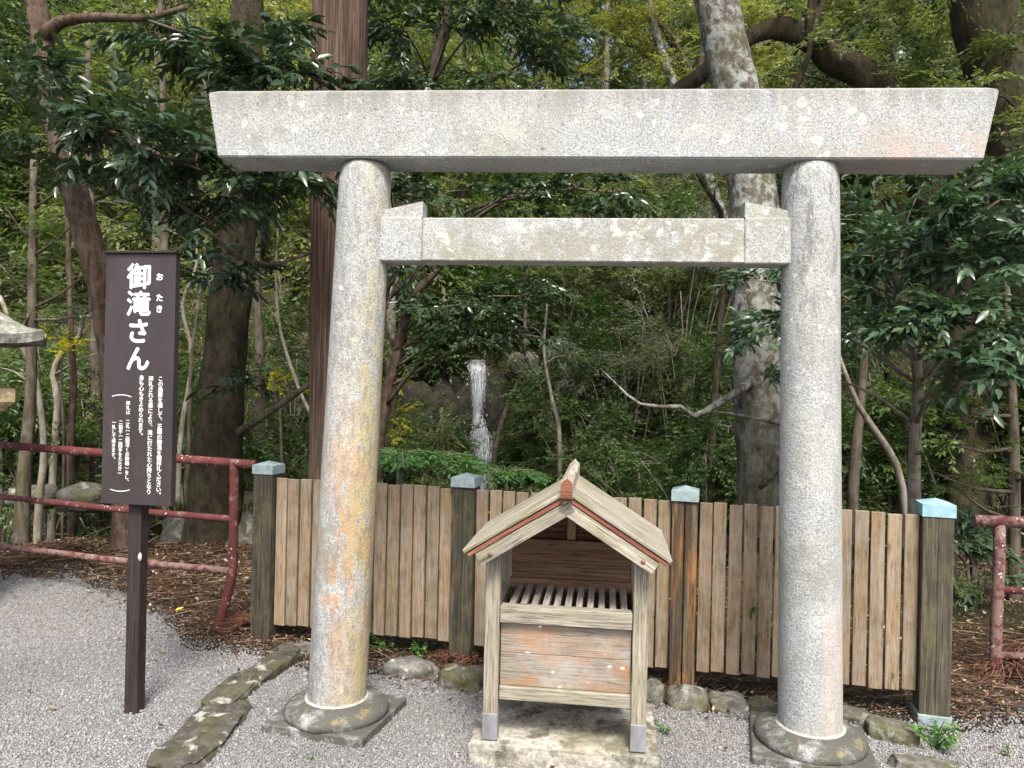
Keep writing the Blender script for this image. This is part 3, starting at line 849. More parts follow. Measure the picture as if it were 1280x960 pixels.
for i, s in enumerate(ps):
    wbig = PW if i < 3 else .128
    top = pz[i]
    dpt = wbig if i in (0, 3) else wbig * .9
    if i == 2:
        po = None
        b = MB()
        b.box((-wbig / 4 - .0015, 0, (top - .1) / 2), (wbig / 2 - .003, dpt, top + .1), None, .003)
        b.box((wbig / 4 + .0015, 0.002, (top - .1) / 2), (wbig / 2 - .003, dpt, top + .1), None, .003)
        po = b.obj("post", w_post3, fence, (s, 0, 0)); po["label"] = "split post with rusty orange stain"
    else:
        b = MB()
        for q in (-1, 1): b.box((q * wbig / 4, 0, (top - .1) / 2), (wbig / 2 - .0006, dpt, top + .1), None, .002)
        po = b.obj("post", w_post, fence, (s, 0, 0))
    h = .05 if i < 3 else .056
    cw = wbig / 2 + .005
    V = [(-cw, -cw, 0), (cw, -cw, 0), (cw, cw, 0), (-cw, cw, 0), (-cw, -cw, h), (cw, -cw, h), (cw, cw, h), (-cw, cw, h), (0, 0, h + .022)]
    cb = MB().add(V, [(3, 2, 1, 0), (0, 1, 5, 4), (1, 2, 6, 5), (2, 3, 7, 6), (3, 0, 4, 7), (4, 5, 8), (5, 6, 8), (6, 7, 8), (7, 4, 8)])
    co = cb.obj("post_cap", cap_blue if i == 3 else cap_grey, po, (0, 0, top - .006))
    if i == 3:
        co["label"] = "pale blue post cap"
        MB().box((0, 0, .02), (wbig + .012, dpt + .012, .05), None, .002).obj("metal_shoe", cap_grey, po)
tops = {}
zt_ = [floc(360, 597)[1], floc(1150, 643)[1]]; zs_ = [floc(360, 597)[0], floc(1150, 643)[0]]
zb_ = [floc(360, 780)[1], floc(560, 800)[1], floc(815, 831)[1], floc(1140, 862)[1]]; zbs_ = [floc(360, 780)[0], floc(560, 800)[0], floc(815, 831)[0], floc(1140, 862)[0]]
for i in range(3):
    a, c_ = ps[i] + PW / 2 + .002, ps[i + 1] - PW / 2 - .002
    n = 14
    pitch = (c_ - a) / n
    sw = pitch - .0105
    ht = []
    meshes = []
    for q in range(2):
        meshes.append(MB().box((0, 0, .5), (sw, .022, 1.0), None, .0025).mesh("slat", w_slat))
    for k in range(n):
        s = a + pitch * (k + .5)
        z1 = np.interp(s, zs_, zt_) + random.uniform(-.006, .004); z0 = np.interp(s, zbs_, zb_) + random.uniform(-.008, .006)
        o = link("slat", meshes[k % 2], fence, (s + random.uniform(-.0015, .0015), -.012 + random.uniform(-.002, .002), z0))
        o.scale = (1, 1, z1 - z0)
        o.rotation_euler = (0, random.uniform(-.004, .004), random.uniform(-.02, .02))
    zz = np.interp((a + c_) / 2, zbs_, zb_)
    for z in (zz + .14, zz + .62):
        MB().box(((a + c_) / 2, .022, z), (c_ - a, .04, .07), None, .003).obj("rail", w_post, fence)

# ================================================================ RED RAILINGS
def redpaint(name, wear, white):
    M = Mat(name); v = M.vec((1, 1, 1), False)
    c = M.ramp(M.noise(v, 7, 5, .7), [(.3, (.075, .022, .022)), (.55, (.12, .034, .034)), (.75, (.165, .068, .063))])
    c = M.mix(M.ramp(M.noise(v, 16, 6, .75), [(.60 - wear, 0.0), (.68 - wear, .85)]), c, (.21, .145, .125))
    li = M.voro(v, 34); c = M.mix(M.math('MULTIPLY', M.ramp(li, [(.16, 1.0), (.22, 0.0)]), M.ramp(M.noise(v, 6, 2), [(.50 - white, 0.0), (.54 - white, 1.0)])), c, (.48, .45, .42))
    M.bump(M.noise(v, 40, 4, .7), .003, .8)
    return M.done(c, .75, .25)
m_red = redpaint("chipped red paint", .05, .0); m_redw = redpaint("worn red paint", .17, .0); m_redl = redpaint("red paint with lichen", .17, .10)
RB = G(272, 785)
RD = P(0, 557, 5.45) - P(318, 581, 4.55)
RD = Vector((RD.x, RD.y, 0)).normalized()
rail = thing("red_railing", "chipped dark red pipe railing with a bent end post behind the sign", "railing", RB)
def rl(p): return Vector(p) - RB
ptop = P(293, 579, 4.55)
e1 = P(318, 581, 4.53)
far = RD * 4.5
tp_, r_ = smooth_path([rl(e1), rl(ptop), rl(ptop) + RD * 1.6, rl(ptop) + far], [.0275] * 4, .3)
MB().tube(tp_, r_, 14).obj("top_rail", m_red, rail)
pp = [P(272, 787, 4.55), P(284, 745, 4.55), P(291, 708, 4.55), P(292, 660, 4.55), ptop]
tp_, r_ = smooth_path([rl(p) for p in pp], [.028] * 5, .04)
tp_ = [tp_[0] - Vector((0, 0, .1))] + tp_; r_ = [r_[0]] + r_
MB().tube(tp_, r_, 14).obj("bent_post", m_red, rail)
for (px, py, m, rr) in ((291, 649, m_red, .021), (289, 714, m_redw, .021)):
    p = P(px, py, 4.55)
    q = P(0, 621 if py < 700 else 683, 5.45)
    dr = (q - p)
    tp_, r_ = smooth_path([rl(p), rl(p) + dr * .5 + Vector((0, 0, -.008)), rl(p) + dr, rl(p) + dr * 3.6], [rr] * 4, .3)
    MB().tube(tp_, r_, 12).obj("lower_rail", m, rail)
for t in (2.9, 4.3):
    p = rl(ptop) + RD * t
    MB().tube([p, Vector((p.x, p.y, -.15))], [.028, .028], 12).obj("post", m_red, rail)
RB2 = G(1243, 842)
rail2 = thing("red_railing", "lichen spotted faded red pipe railing beside the blue capped fence post", "railing", RB2)
D2 = RB2.y
t0 = P(1249, 652, D2)
dr = Vector((1, -.10, 0)).normalized()
MB().tube([t0 - RB2 - dr * .13, t0 - RB2 + dr * 1.2, t0 - RB2 + dr * 3.5], [.032] * 3, 14).obj("top_rail", m_redl, rail2)
pl_ = P(1244, 842, D2)
MB().tube(smooth_path([pl_ - RB2 - Vector((0, 0, .1)), P(1245, 790, D2) - RB2, P(1249, 700, D2) - RB2, t0 - RB2], [.030] * 4, .08)[0], [.03] * 60, 14).obj("post", m_redl, rail2)
for py in (737, 819):
    p = P(1249, py, D2) - RB2
    MB().tube([p, p + dr * 1.2, p + dr * 3.5], [.021] * 3, 12).obj("lower_rail", m_redl, rail2)
for t in (1.5, 3.0):
    p = t0 - RB2 + dr * t
    MB().tube([p, Vector((p.x, p.y, -.1))], [.03] * 2, 12).obj("post", m_redl, rail2)

# ================================================================ SIGN
M = Mat("dark brown painted board"); v = M.vec((1, 1, 1), False)
c = M.ramp(M.noise(M.vec((6, 6, 1.5), False), 1.6, 5, .65), [(.32, (.035, .0275, .029)), (.55, (.045, .036, .038)), (.75, (.056, .046, .048))])
c = M.mix(M.ramp(M.noise(M.vec((16, 16, 3), False), 1, 4, .6), [(.58, 0.0), (.72, .35)]), c, (.10, .055, .060))
M.bump(M.noise(M.vec((90, 90, 4), False), 1, 3), .001, .5)
m_board = M.done(c, .42, .4)
m_spost = wood("dark brown post", (.022, .015, .016), (.04, .03, .031), (.062, .048, .048), 'z', rough=.6)
M = Mat("white sign paint"); m_white = M.done((.82, .82, .82), .5, .3)
SG = G(168, 890)
sang = R(-8)
sign = thing("information_sign", "tall dark brown notice board with white vertical Japanese writing on a square post", "sign", SG, sang)
sd_, sn_ = Vector((math.cos(sang), math.sin(sang), 0)), Vector((-math.sin(sang), math.cos(sang), 0))
def sloc(px, py, off):
    p = hit(px, py, SG + sn_ * off, sn_)
    return (p - SG).dot(sd_), p.z
BT = .036; yfr = -.036 - BT / 2
bx0, bz0 = sloc(127.5, 629, -.066); bx1, bz1 = sloc(217.5, 317, -.066)
bx0b = sloc(133, 400, -.066)[0]
bxc = sloc(171.5, 472, -.066)[0]; bw = .30
bw = (sloc(217, 472, -.066)[0] - sloc(129.8, 472, -.066)[0])
bxc = (sloc(217, 472, -.066)[0] + sloc(129.8, 472, -.066)[0]) / 2
MB().box((0, 0, (bz0 + .05 - .15) / 2), (.062, .062, bz0 + .05 + .15), None, .004).obj("post", m_spost, sign)
brd = MB().box((bxc, -.05, (bz0 + bz1) / 2), (bw, BT, bz1 - bz0), None, .002).obj("board", m_board, sign)
MB().box((bxc, -.05, bz1 + .006), (bw + .014, BT + .026, .011), None, .002).obj("top_cap", m_spost, sign)
mwp = Mat("chipped pale patch"); chip = mwp.done((.45, .42, .35), .8)
link("paint_chip", boulder_mesh("paint_chip", .010, .005, .018, chip, 5, 2), sign, (.030, -.031, .70))
yface = -.05 - BT / 2 - .0006
GL = {}
def glyph(ch, bold):
    k = (ch, bold)
    if k in GL: return GL[k]
    cu = bpy.data.curves.new("glyph", 'FONT')
    cu.body = ch; cu.size = 1.0; cu.resolution_u = 4 if bold else 2
    cu.offset = 0.0; cu.fill_mode = 'FRONT'
    ob = bpy.data.objects.new("glyph", cu); COL.objects.link(ob)
    dg = bpy.context.evaluated_depsgraph_get()
    me = ob.evaluated_get(dg).to_mesh()
    V = [v.co.copy() for v in me.vertices]; Fc = [tuple(p.vertices) for p in me.polygons]
    ob.evaluated_get(dg).to_mesh_clear()
    bpy.data.objects.remove(ob); bpy.data.curves.remove(cu)
    GL[k] = (V, Fc)
    return GL[k]
def put(b, ch, x, z, size, bold=.012, rot=0.0, dx=0.0, dz=0.0, center=True):
    V, Fc = glyph(ch, bold)
    if not V: return
    if center:                                # centre the full-width cell, not the ink
        cx, cz = .5, .38
    if rot or ch in '、。（）':
        cx = (min(v.x for v in V) + max(v.x for v in V)) / 2; cz = (min(v.y for v in V) + max(v.y for v in V)) / 2
    n_ = 10 if bold > .03 else 4
    for q in range(n_ + 1):                    # brush-thick strokes: the glyph repeated round itself, each a hair lower
        ox, oz = (bold * math.cos(6.2832 * q / n_), bold * math.sin(6.2832 * q / n_)) if q < n_ else (0, 0)
        o = []
        for v in V:
            a, c_ = v.x - cx, v.y - cz
            if rot: a, c_ = c_, -a
            o.append((x + (a + ox + dx) * size, yface - .00004 * q, z + (c_ + oz + dz) * size))
        b.add(o, Fc)
def column(b, txt, px, py0, py1, size_px, bold=.02):
    n = len(txt)
    for i, ch in enumerate(txt):
        if ch == '　': continue
        py = py0 + (py1 - py0) * (i + .5) / n
        pxx = px - (py - 400) * .0195 * 1.0
        x, z = sloc(pxx, py, yface)
        s = size_px * SG.y / FPX * .985
        if ch in '、。': put(b, ch, x, z, s, bold, 0, .30, .30)
        elif ch in '（）': put(b, ch, x, z, s, bold, 1)
        else: put(b, ch, x, z, s, bold)
def letter(txts, nm="lettering"):
    b = MB()
    for t in txts: column(b, *t)
    me = bpy.data.meshes.new(nm); me.from_pydata(b.v, [], b.f); me.materials.append(m_white)
    return link(nm, me, brd)
letter([("御滝さん", 173, 328, 465, 33, .029)], "title_lettering")
o = letter([("お", 198.5, 340, 352, 10, .03), ("た", 198.8, 366, 378, 10, .03), ("き", 198.8, 380, 392, 10, .03)], "reading_lettering")
letter([("この鳥居を通して、正面の御滝を御拝礼ください。", 202.2, 470, 622, 7.0, .016),
        ("拝礼される事により、滝に打たれた心持ちとなり", 190.2, 470, 618, 7.0, .016),
        ("身も心もきよめられます。", 178.4, 469, 548, 7.0, .016)], "body_lettering")
letter([("拝礼は　二礼（二回深くお辞儀）をし、", 162.3, 501, 605, 5.9, .016),
        ("二拍手（二回手をたたき）", 153.5, 525, 594, 5.9, .016),
        ("一礼して退きます。", 145.0, 525, 577, 5.9, .016)], "small_lettering")
b = MB()
for pc, sgn in ((493.5, 1), (614, -1)):
    pl = []
    for i in range(13):
        t = i / 12 * 2 - 1
        px = 152.5 + t * 12.3 - (pc - 480) * .0195
        py = pc + sgn * 2.3 * (t * t) + t * .4
        pl.append(sloc(px, py, yface))
    wd = .0016
    for i in range(12):
        (xa, za), (xb, zb) = pl[i], pl[i + 1]
        b.add([(xa, yface, za - wd), (xb, yface, zb - wd), (xb, yface, zb + wd), (xa, yface, za + wd)], [(0, 1, 2, 3)])
me = bpy.data.meshes.new("bracket_line"); me.from_pydata(b.v, [], b.f); me.materials.append(m_white)
link("bracket_line", me, brd)

# ================================================================ STONE LANTERN at the edge of the picture
m_lan = rock("lantern stone", .35, (.22, .22, .19), .5)
m_lan2 = rock("sun tinted lantern stone", .1, (.46, .37, .20), .2)  # platform stone coloured light tan so that it looks lit
eav = P(48, 431, 4.7)
LC = Vector((eav.x - .57, 4.75, 0))
lz = eav.z
lan = thing("stone_lantern", "mossy grey stone lantern with curved roof cut by the picture edge", "lantern", LC, 0)
def ngon_ring(r, z, n, lift=0.0, sub=6, rot=0.0):
    out = []
    for k in range(n):
        a0, a1 = rot + 2 * math.pi * k / n, rot + 2 * math.pi * (k + 1) / n
        p0, p1 = Vector((math.cos(a0), math.sin(a0))), Vector((math.cos(a1), math.sin(a1)))
        for j in range(sub):
            t = j / sub
            q = (p0 * (1 - t) + p1 * t) * r
            out.append((q.x, q.y, z + lift * abs(2 * t - 1) ** 2.5))
    return out
def rings(rs):
    n = len(rs[0]); V = sum(rs, []); F = []
    for i in range(len(rs) - 1):
        for k in range(n): F.append((i * n + k, i * n + (k + 1) % n, (i + 1) * n + (k + 1) % n, (i + 1) * n + k))
    F += [tuple(range(n))[::-1], tuple((len(rs) - 1) * n + k for k in range(n))]
    return MB().add(V, F)
rr_ = .57
prof = [(.30, -.03, 0), (rr_ * .97, -.055, .03), (rr_, -.05, .035), (rr_, 0.005, .04), (rr_ * .82, .045, .016), (rr_ * .64, .10, .01), (rr_ * .48, .17, 0), (rr_ * .36, .25, 0), (rr_ * .28, .33, 0), (rr_ * .25, .36, 0)]
rings([ngon_ring(r, z, 6, l) for r, z, l in prof]).obj("roof", m_lan, lan, (0, 0, lz + .05))
MB().lathe([(.11, 0), (.13, .03), (.10, .05), (.12, .09), (.13, .14), (.10, .19), (.05, .23), (.01, .26)], 20).obj("finial", m_lan, lan, (0, 0, lz + .41))
pz0 = P(10, 502, 4.75).z; pz1 = P(10, 487, 4.75).z
pr = abs(P(19, 495, 4.75).x - LC.x)
rings([ngon_ring(pr * .8, pz0 - .06, 6), ngon_ring(pr, pz0, 6), ngon_ring(pr, pz1, 6), ngon_ring(pr * .94, pz1 + .008, 6)]).obj("platform", m_lan2, lan)
rings([ngon_ring(.20, pz1 + .005, 6), ngon_ring(.20, lz + .02, 6)]).obj("firebox", m_lan, lan)
MB().lathe([(.17, .22), (.15, .35), (.14, .7), (.15, pz0 - .09), (.17, pz0 - .062)], 24).obj("shaft", m_lan, lan)
rings([ngon_ring(.25, -.1, 6), ngon_ring(.25, .12, 6), ngon_ring(.20, .20, 6), ngon_ring(.18, .225, 6)]).obj("base", m_lan, lan)

# ================================================================ EDGING STONES
def edging(px0, px1, pyb, pyt, label, m, seed, rot=0, depth=.75, flat=0, h=None, face=.35, nm="edging_stone", group="rough stones edging the gravel"):
    a, c_ = G(px0, pyb), G(px1, pyb)
    w = (c_ - a).length
    cen = (a + c_) / 2
    hh = h if h else (pyb - pyt) * cen.y / FPX * .72
    dd = w * depth
    me = boulder_mesh(nm, w / 2, dd / 2, hh, m, seed, 4, .22, flat, face)
    o = link(nm, me, None, cen + Vector((0, dd * .45, 0)))
    o.rotation_euler.z = rot
    return tag(o, label, "stone", group)
edging(341, 398, 818, 800, "flat pale stone at the foot of the first fence post", m_rock, 1, -.1, .7, .35, .05)
edging(474, 548, 850, 820, "dark edging stone with a white lichen patch beside the stained pillar", m_rock, 2, -.22, .55)
edging(543, 606, 865, 828, "dark mossy edging stone partly hidden behind the offering box", m_rock_moss, 3, -.25, .7)
edging(802, 834, 882, 842, "upright rounded stone touching the offering box", m_rock_moss, 4, 0, 1.0)
edging(833, 892, 890, 858, "round mossy stone below the rust stained fence post", m_rock_moss, 5, -.2, .8)
edging(888, 943, 894, 866, "brown edging stone second from the pale pillar", m_rock, 6, -.2, .8)
edging(938, 975, 896, 870, "small brown stone half hidden by the pale pillar", m_rock_moss, 7, -.2, .9)
edging(1048, 1100, 905, 882, "low brown stone just behind the pale pillar", m_rock_moss, 8, -.3, .8, .4)
edging(1092, 1160, 932, 884, "slanting grey stone beside the last fence post", m_rock_moss, 9, -.55, .6, .5)
edging(1122, 1222, 978, 938, "long flat stone in the bottom corner before the last fence post", m_rock_moss, 10, -.35, .45, .45)
m_rock_d = rock('dark rough rock', .55, (.085, .08, .068), .6)
def stone_between(pa, pb, width, h, label, m, seed, flat=.35):
    a, c_ = G(*pa), G(*pb)
    d = c_ - a
    me = boulder_mesh("edging_stone", d.length / 2, width / 2, h, m, seed, 5, .27, flat, .45)
    o = link("edging_stone", me, None, (a + c_) / 2)
    o.rotation_euler.z = math.atan2(d.y, d.x)
    return tag(o, label, "stone", "rough stones edging the gravel")
stone_between((205, 978), (290, 880), .25, .085, "largest flat stone of the slanting row, nearest the viewer", m_rock_d, 21, .3)
stone_between((262, 896), (316, 845), .19, .08, "middle dark stone of the slanting row beside the stained pillar", m_rock_d, 22)
stone_between((310, 858), (372, 816), .15, .09, "white flecked stone at the far end of the slanting row", m_rock_d, 23, .5)

# ================================================================ WEEDS, DEAD CEDAR SPRAYS, a yellow leaf
m_weed = leafmat("bright weed leaf", (.06, .15, .03), (.10, .23, .05), (.17, .32, .08), .5, .35)
def weed(p, h, n, label, seed, m=None, lw=.45, nm="small_weed", cat="plant", spread=.8):
    rg = np.random.default_rng(seed)
    root = thing(nm, label, cat, p, 0, "small green weeds")
    V, F = [], []
    st = MB()
    lv = MB()
    for i in range(n):
        a = rg.uniform(0, 6.28); r = h * rg.uniform(.25, spread); hh = h * rg.uniform(.35, 1.0)
        tip = Vector((math.cos(a) * r, math.sin(a) * r * .8, hh))
        st.tube(smooth_path([Vector((0, 0, -.02)), tip * .5 + Vector((0, 0, h * .12)), tip], [.0022, .0016, .001], .03)[0], [.002] * 50, 4)
        for q in range(5):
            b_ = a + rg.uniform(-1.5, 1.5) ; L = h * rg.uniform(.22, .38)
            d = Vector((math.cos(b_), math.sin(b_), rg.uniform(-.3, .4))).normalized()
            s_ = d.cross(Vector((0, 0, 1))).normalized(); u = s_.cross(d)
            o = tip * (1 - .12 * q)
            lv.add([o, o + d * L * .4 + s_ * L * lw * .5 + u * L * .04, o + d * L * .5 - u * L * .05, o + d * L * .4 - s_ * L * lw * .5 + u * L * .04, o + d * L - u * L * .15], [(0, 2, 1), (0, 3, 2), (1, 2, 4), (2, 3, 4)])
    st.obj("stem", m_weed, root)
    me = lv.mesh("foliage", m or m_weed)
    at = me.attributes.new("rnd", 'FLOAT', 'POINT')
    for i in range(len(me.vertices)): at.data[i].value = (hash((i // 5, seed)) % 1000) / 1000
    link("foliage", me, root)
    return root
weed(G(347, 790), .12, 9, "leafy weed at the foot of the first fence post", 1)
weed(G(480, 815), .10, 7, "low weed between the stained pillar and the fence", 2)
weed(G(524, 822), .09, 8, "pale spreading weed under the fence slats", 3, lw=.8)
weed(G(1168, 938), .13, 14, "bright green weed in front of the last fence post", 4)
weed(G(830, 918), .07, 5, "tiny weed in the gravel beside the concrete slab", 5)
weed(G(832, 868), .07, 4, "little sprig growing above the round mossy stone", 8)
weed(G(388, 952), .03, 3, "tiny green sprout in the gravel before the stained pillar", 6)
weed(G(1262, 945), .05, 4, "tiny weed in the gravel in the far corner", 7)
sv, zz = floc(938, 768, -.02)
ivy = weed(FA + FE * sv - FN * .03 + Vector((0, 0, zz)), .06, 4, "broad green leaf sprig poking out between the fence slats", 9, lw=.9)
ivy["category"] = "plant"; ivy["group"] = "small green weeds"
def cedar_spray(p, rot, L, label, seed):
    rg = np.random.default_rng(seed)
    b = MB()
    for k in range(20):
        a = rot + rg.uniform(-1.0, 1.0); l = L * rg.uniform(.5, 1.0)
        pts = [Vector((0, 0, .03))]
        for j in range(1, 5):
            t = j / 4
            pts.append(Vector((math.cos(a + .35 * t * rg.uniform(-1, 1)) * l * t, math.sin(a + .3 * t) * l * t, .02 + .10 * t * (1 - t) * rg.uniform(.4, 2.2) + .01 * rg.random())))
        pp_, rr2 = smooth_path(pts, [.0045, .0045, .004, .003, .0015], .04)
        b.tube(pp_, rr2, 5)
        for q in range(9):
            i = rg.integers(2, len(pp_)); d = Vector((rg.normal(), rg.normal(), rg.normal() * .4)).normalized() * l * .16
            b.tube([pp_[i], pp_[i] + d * .6 + Vector((math.cos(a), math.sin(a), 0)) * .03, pp_[i] + d + Vector((math.cos(a), math.sin(a), 0)) * .06], [.003, .0025, .001], 3)
    me = b.mesh("dead_cedar_spray", m_spray)
    at = me.attributes.new("rnd", 'FLOAT', 'POINT'); at.data.foreach_set("value", rg.random(len(me.vertices)).astype(np.float32))
    o = link("dead_cedar_spray", me, None, p)
    return tag(o, label, "dead branch", "dead cedar sprays on the ground")
M = Mat("dead cedar"); v = M.vec((1, 1, 1)); m_spray = M.done(M.ramp(M.noise(v, 8, 4, .6), [(.3, (.07, .032, .02)), (.5, (.15, .07, .042)), (.7, (.25, .165, .105))]), .85, .2)
cedar_spray(G(1255, 835), R(250), .36, "brown dead cedar spray fallen under the lichen spotted railing", 1)
cedar_spray(G(1290, 815), R(230), .36, "rusty dead cedar spray at the edge of the picture beyond the railing post", 4)
cedar_spray(G(318, 785), R(190), .24, "rust coloured dead cedar spray at the foot of the bent railing post", 2)
cedar_spray(G(600, 826), R(205), .26, "dead cedar spray lying on stones behind the offering box", 3)
cedar_spray(G(900, 848), R(160), .34, "dead cedar spray under the fence slats near the pale pillar", 5)
m_yel = Mat("yellow leaf").done((.62, .50, .06), .6)
ly = MB().add([(-.03, 0, .01), (0, .022, .016), (0, -.022, .02), (.034, 0, .02), (0, 0, .005)], [(0, 4, 1), (0, 2, 4), (1, 4, 3), (4, 2, 3)]).obj("fallen_leaf", m_yel, None, G(314, 722) + Vector((0, 0, .03)))
tag(ly, "single bright yellow leaf lying on brown litter behind the bent railing post", "leaf")
ly2 = ly.copy(); COL.objects.link(ly2); ly2.location = G(224, 768) + Vector((0, 0, .02)); ly2.rotation_euler.z = 1.1
tag(ly2, "dull yellow leaf lying on gravel between the sign post and the railing", "leaf")
# ================================================================ TREES AND SHRUBS
def leaf_geo(kind, w):
    if kind == 'broad':
        V = np.array([(0, 0, 0), (.33, 0, -.03), (.68, 0, -.05), (1, 0, -.13), (.28, w, .035), (.64, w * .85, .02), (.28, -w, .035), (.64, -w * .85, .02)], float)
        F = np.array([(0, 1, 4), (1, 2, 5), (1, 5, 4), (2, 3, 5), (0, 6, 1), (1, 7, 2), (1, 6, 7), (2, 7, 3)])
    else:
        V = np.array([(0, 0, 0), (.45, w, .04), (1, 0, -.08), (.45, -w, .04)], float)
        F = np.array([(0, 2, 1), (0, 3, 2)])
    return V, F
def nrm(a): return a / np.maximum(np.linalg.norm(a, axis=-1, keepdims=True), 1e-9)
def spray_frames(C, A, L, nl, leaf, rg, droop=.3, flat=.35, ang=(62, 22)):
    N = len(C)
    A = nrm(A)
    S = nrm(np.cross(np.array([0, 0, 1.0]), A) + rg.normal(0, .12, (N, 3)))
    Nn = nrm(np.cross(A, S))
    t = (np.arange(nl) + .7) / nl
    sg = np.where(np.arange(nl) % 2 == 0, 1.0, -1.0)
    pos = C[:, None] + A[:, None] * (L[:, None] * t)[..., None]
    pos[..., 2] -= L[:, None] * droop * .4 * t ** 2
    ph = np.radians(ang[0] + (ang[1] - ang[0]) * t)
    X = A[:, None] * np.cos(ph)[None, :, None] + S[:, None] * (sg * np.sin(ph))[None, :, None] + rg.normal(0, .28, (N, nl, 3))
    X[..., 2] -= droop * rg.uniform(.3, 1.2, (N, nl))
    X = nrm(X)
    Z = Nn[:, None] + rg.normal(0, flat, (N, nl, 3))
    Y = nrm(np.cross(Z, X)); Z = np.cross(X, Y)
    sz = leaf * rg.uniform(.45, 1.2, (N, nl))
    rn = np.clip(rg.random(N)[:, None] * .6 + rg.random((N, nl)) * .4, 0, .64)
    return [a.reshape(-1, 3) for a in (pos, X, Y, Z)] + [sz.ravel(), rn.ravel()]
def cat_frames(fs): return [np.concatenate([f[i] for f in fs]) for i in range(6)]
def leaves_mesh(name, fr, kind, w, m, off):
    V, F = leaf_geo(kind, w)
    pos, X, Y, Z, sz, rn = fr
    Vv = pos[:, None] + sz[:, None, None] * (V[None, :, 0:1] * X[:, None] + V[None, :, 1:2] * Y[:, None] + V[None, :, 2:3] * Z[:, None]) - np.array(off)[None, None]
    Fv = F[None] + (np.arange(len(pos)) * len(V))[:, None, None]
    return np_mesh(name, Vv.reshape(-1, 3), Fv.reshape(-1, 3), m, np.repeat(rn, len(V)))

L_DARK = leafmat("glossy dark leaf", (.018, .036, .018), (.034, .062, .030), (.065, .10, .048), .24, .18, .6)
L_BLUE = leafmat("glossy blue green leaf", (.034, .066, .038), (.062, .112, .062), (.12, .185, .105), .26, .18, .6)
L_MID = leafmat("mid green leaf", (.032, .062, .022), (.068, .115, .036), (.135, .19, .06), .36, .35, .4)
L_OLIVE = leafmat("olive leaf", (.062, .084, .034), (.125, .155, .058), (.23, .255, .11), .5, .42, .3)
L_YEL = leafmat("yellow green leaf", (.16, .18, .05), (.27, .285, .085), (.42, .42, .15), .5, .42, .3, (1.15, 1.2, .6))
L_GREY = leafmat("grey green leaf", (.07, .088, .058), (.125, .15, .10), (.21, .235, .165), .5, .3, .3)
L_SUN = leafmat("sun tinted leaf", (.26, .28, .03), (.42, .42, .04), (.55, .48, .05), .5, .5, .3, (1.1, 1.1, .6))  # bright yellow leaf colour standing in for dappled sunlight
L_FERN = leafmat("fern frond leaf", (.03, .075, .022), (.05, .12, .035), (.09, .18, .055), .5, .35, .3)
B_CEDAR = bark("cedar bark", (.028, .019, .014), (.092, .062, .046), (.205, .145, .108), (30, 30, .8), None, .45, 0, .03, 9)
B_PALE = bark("lichened grey bark", (.04, .034, .025), (.11, .098, .08), (.22, .20, .17), (9, 9, 4), (.43, .45, .44), .75, .35, .04, 8.5, 1.6)
B_DARK = bark("dark mossy bark", (.015, .013, .010), (.042, .036, .027), (.09, .078, .058), (9, 9, 3), (.10, .07, .045), .5, .35, .08, 6)
B_RED = bark("reddish brown bark", (.025, .016, .012), (.075, .046, .034), (.145, .098, .074), (14, 14, 2), (.20, .18, .155), .3, .1, .02, 9)
B_TWIG = bark("pale twig bark", (.10, .082, .06), (.21, .175, .135), (.33, .29, .23), (18, 18, 3), (.40, .39, .35), .5, .15, .01, 6)
B_BROWN = bark("brown twig bark", (.035, .027, .02), (.085, .067, .05), (.16, .13, .10), (18, 18, 3), (.22, .2, .17), .35, .2, .01, 6)

LEAF_UNIT = {}
def leaf_unit(m, kind, w):
    k = (m.name, kind, w)
    if k not in LEAF_UNIT:
        V, F = leaf_geo(kind, w)
        LEAF_UNIT[k] = np_mesh("leaf", V, F, m, np.full(len(V), .3))
    return LEAF_UNIT[k]

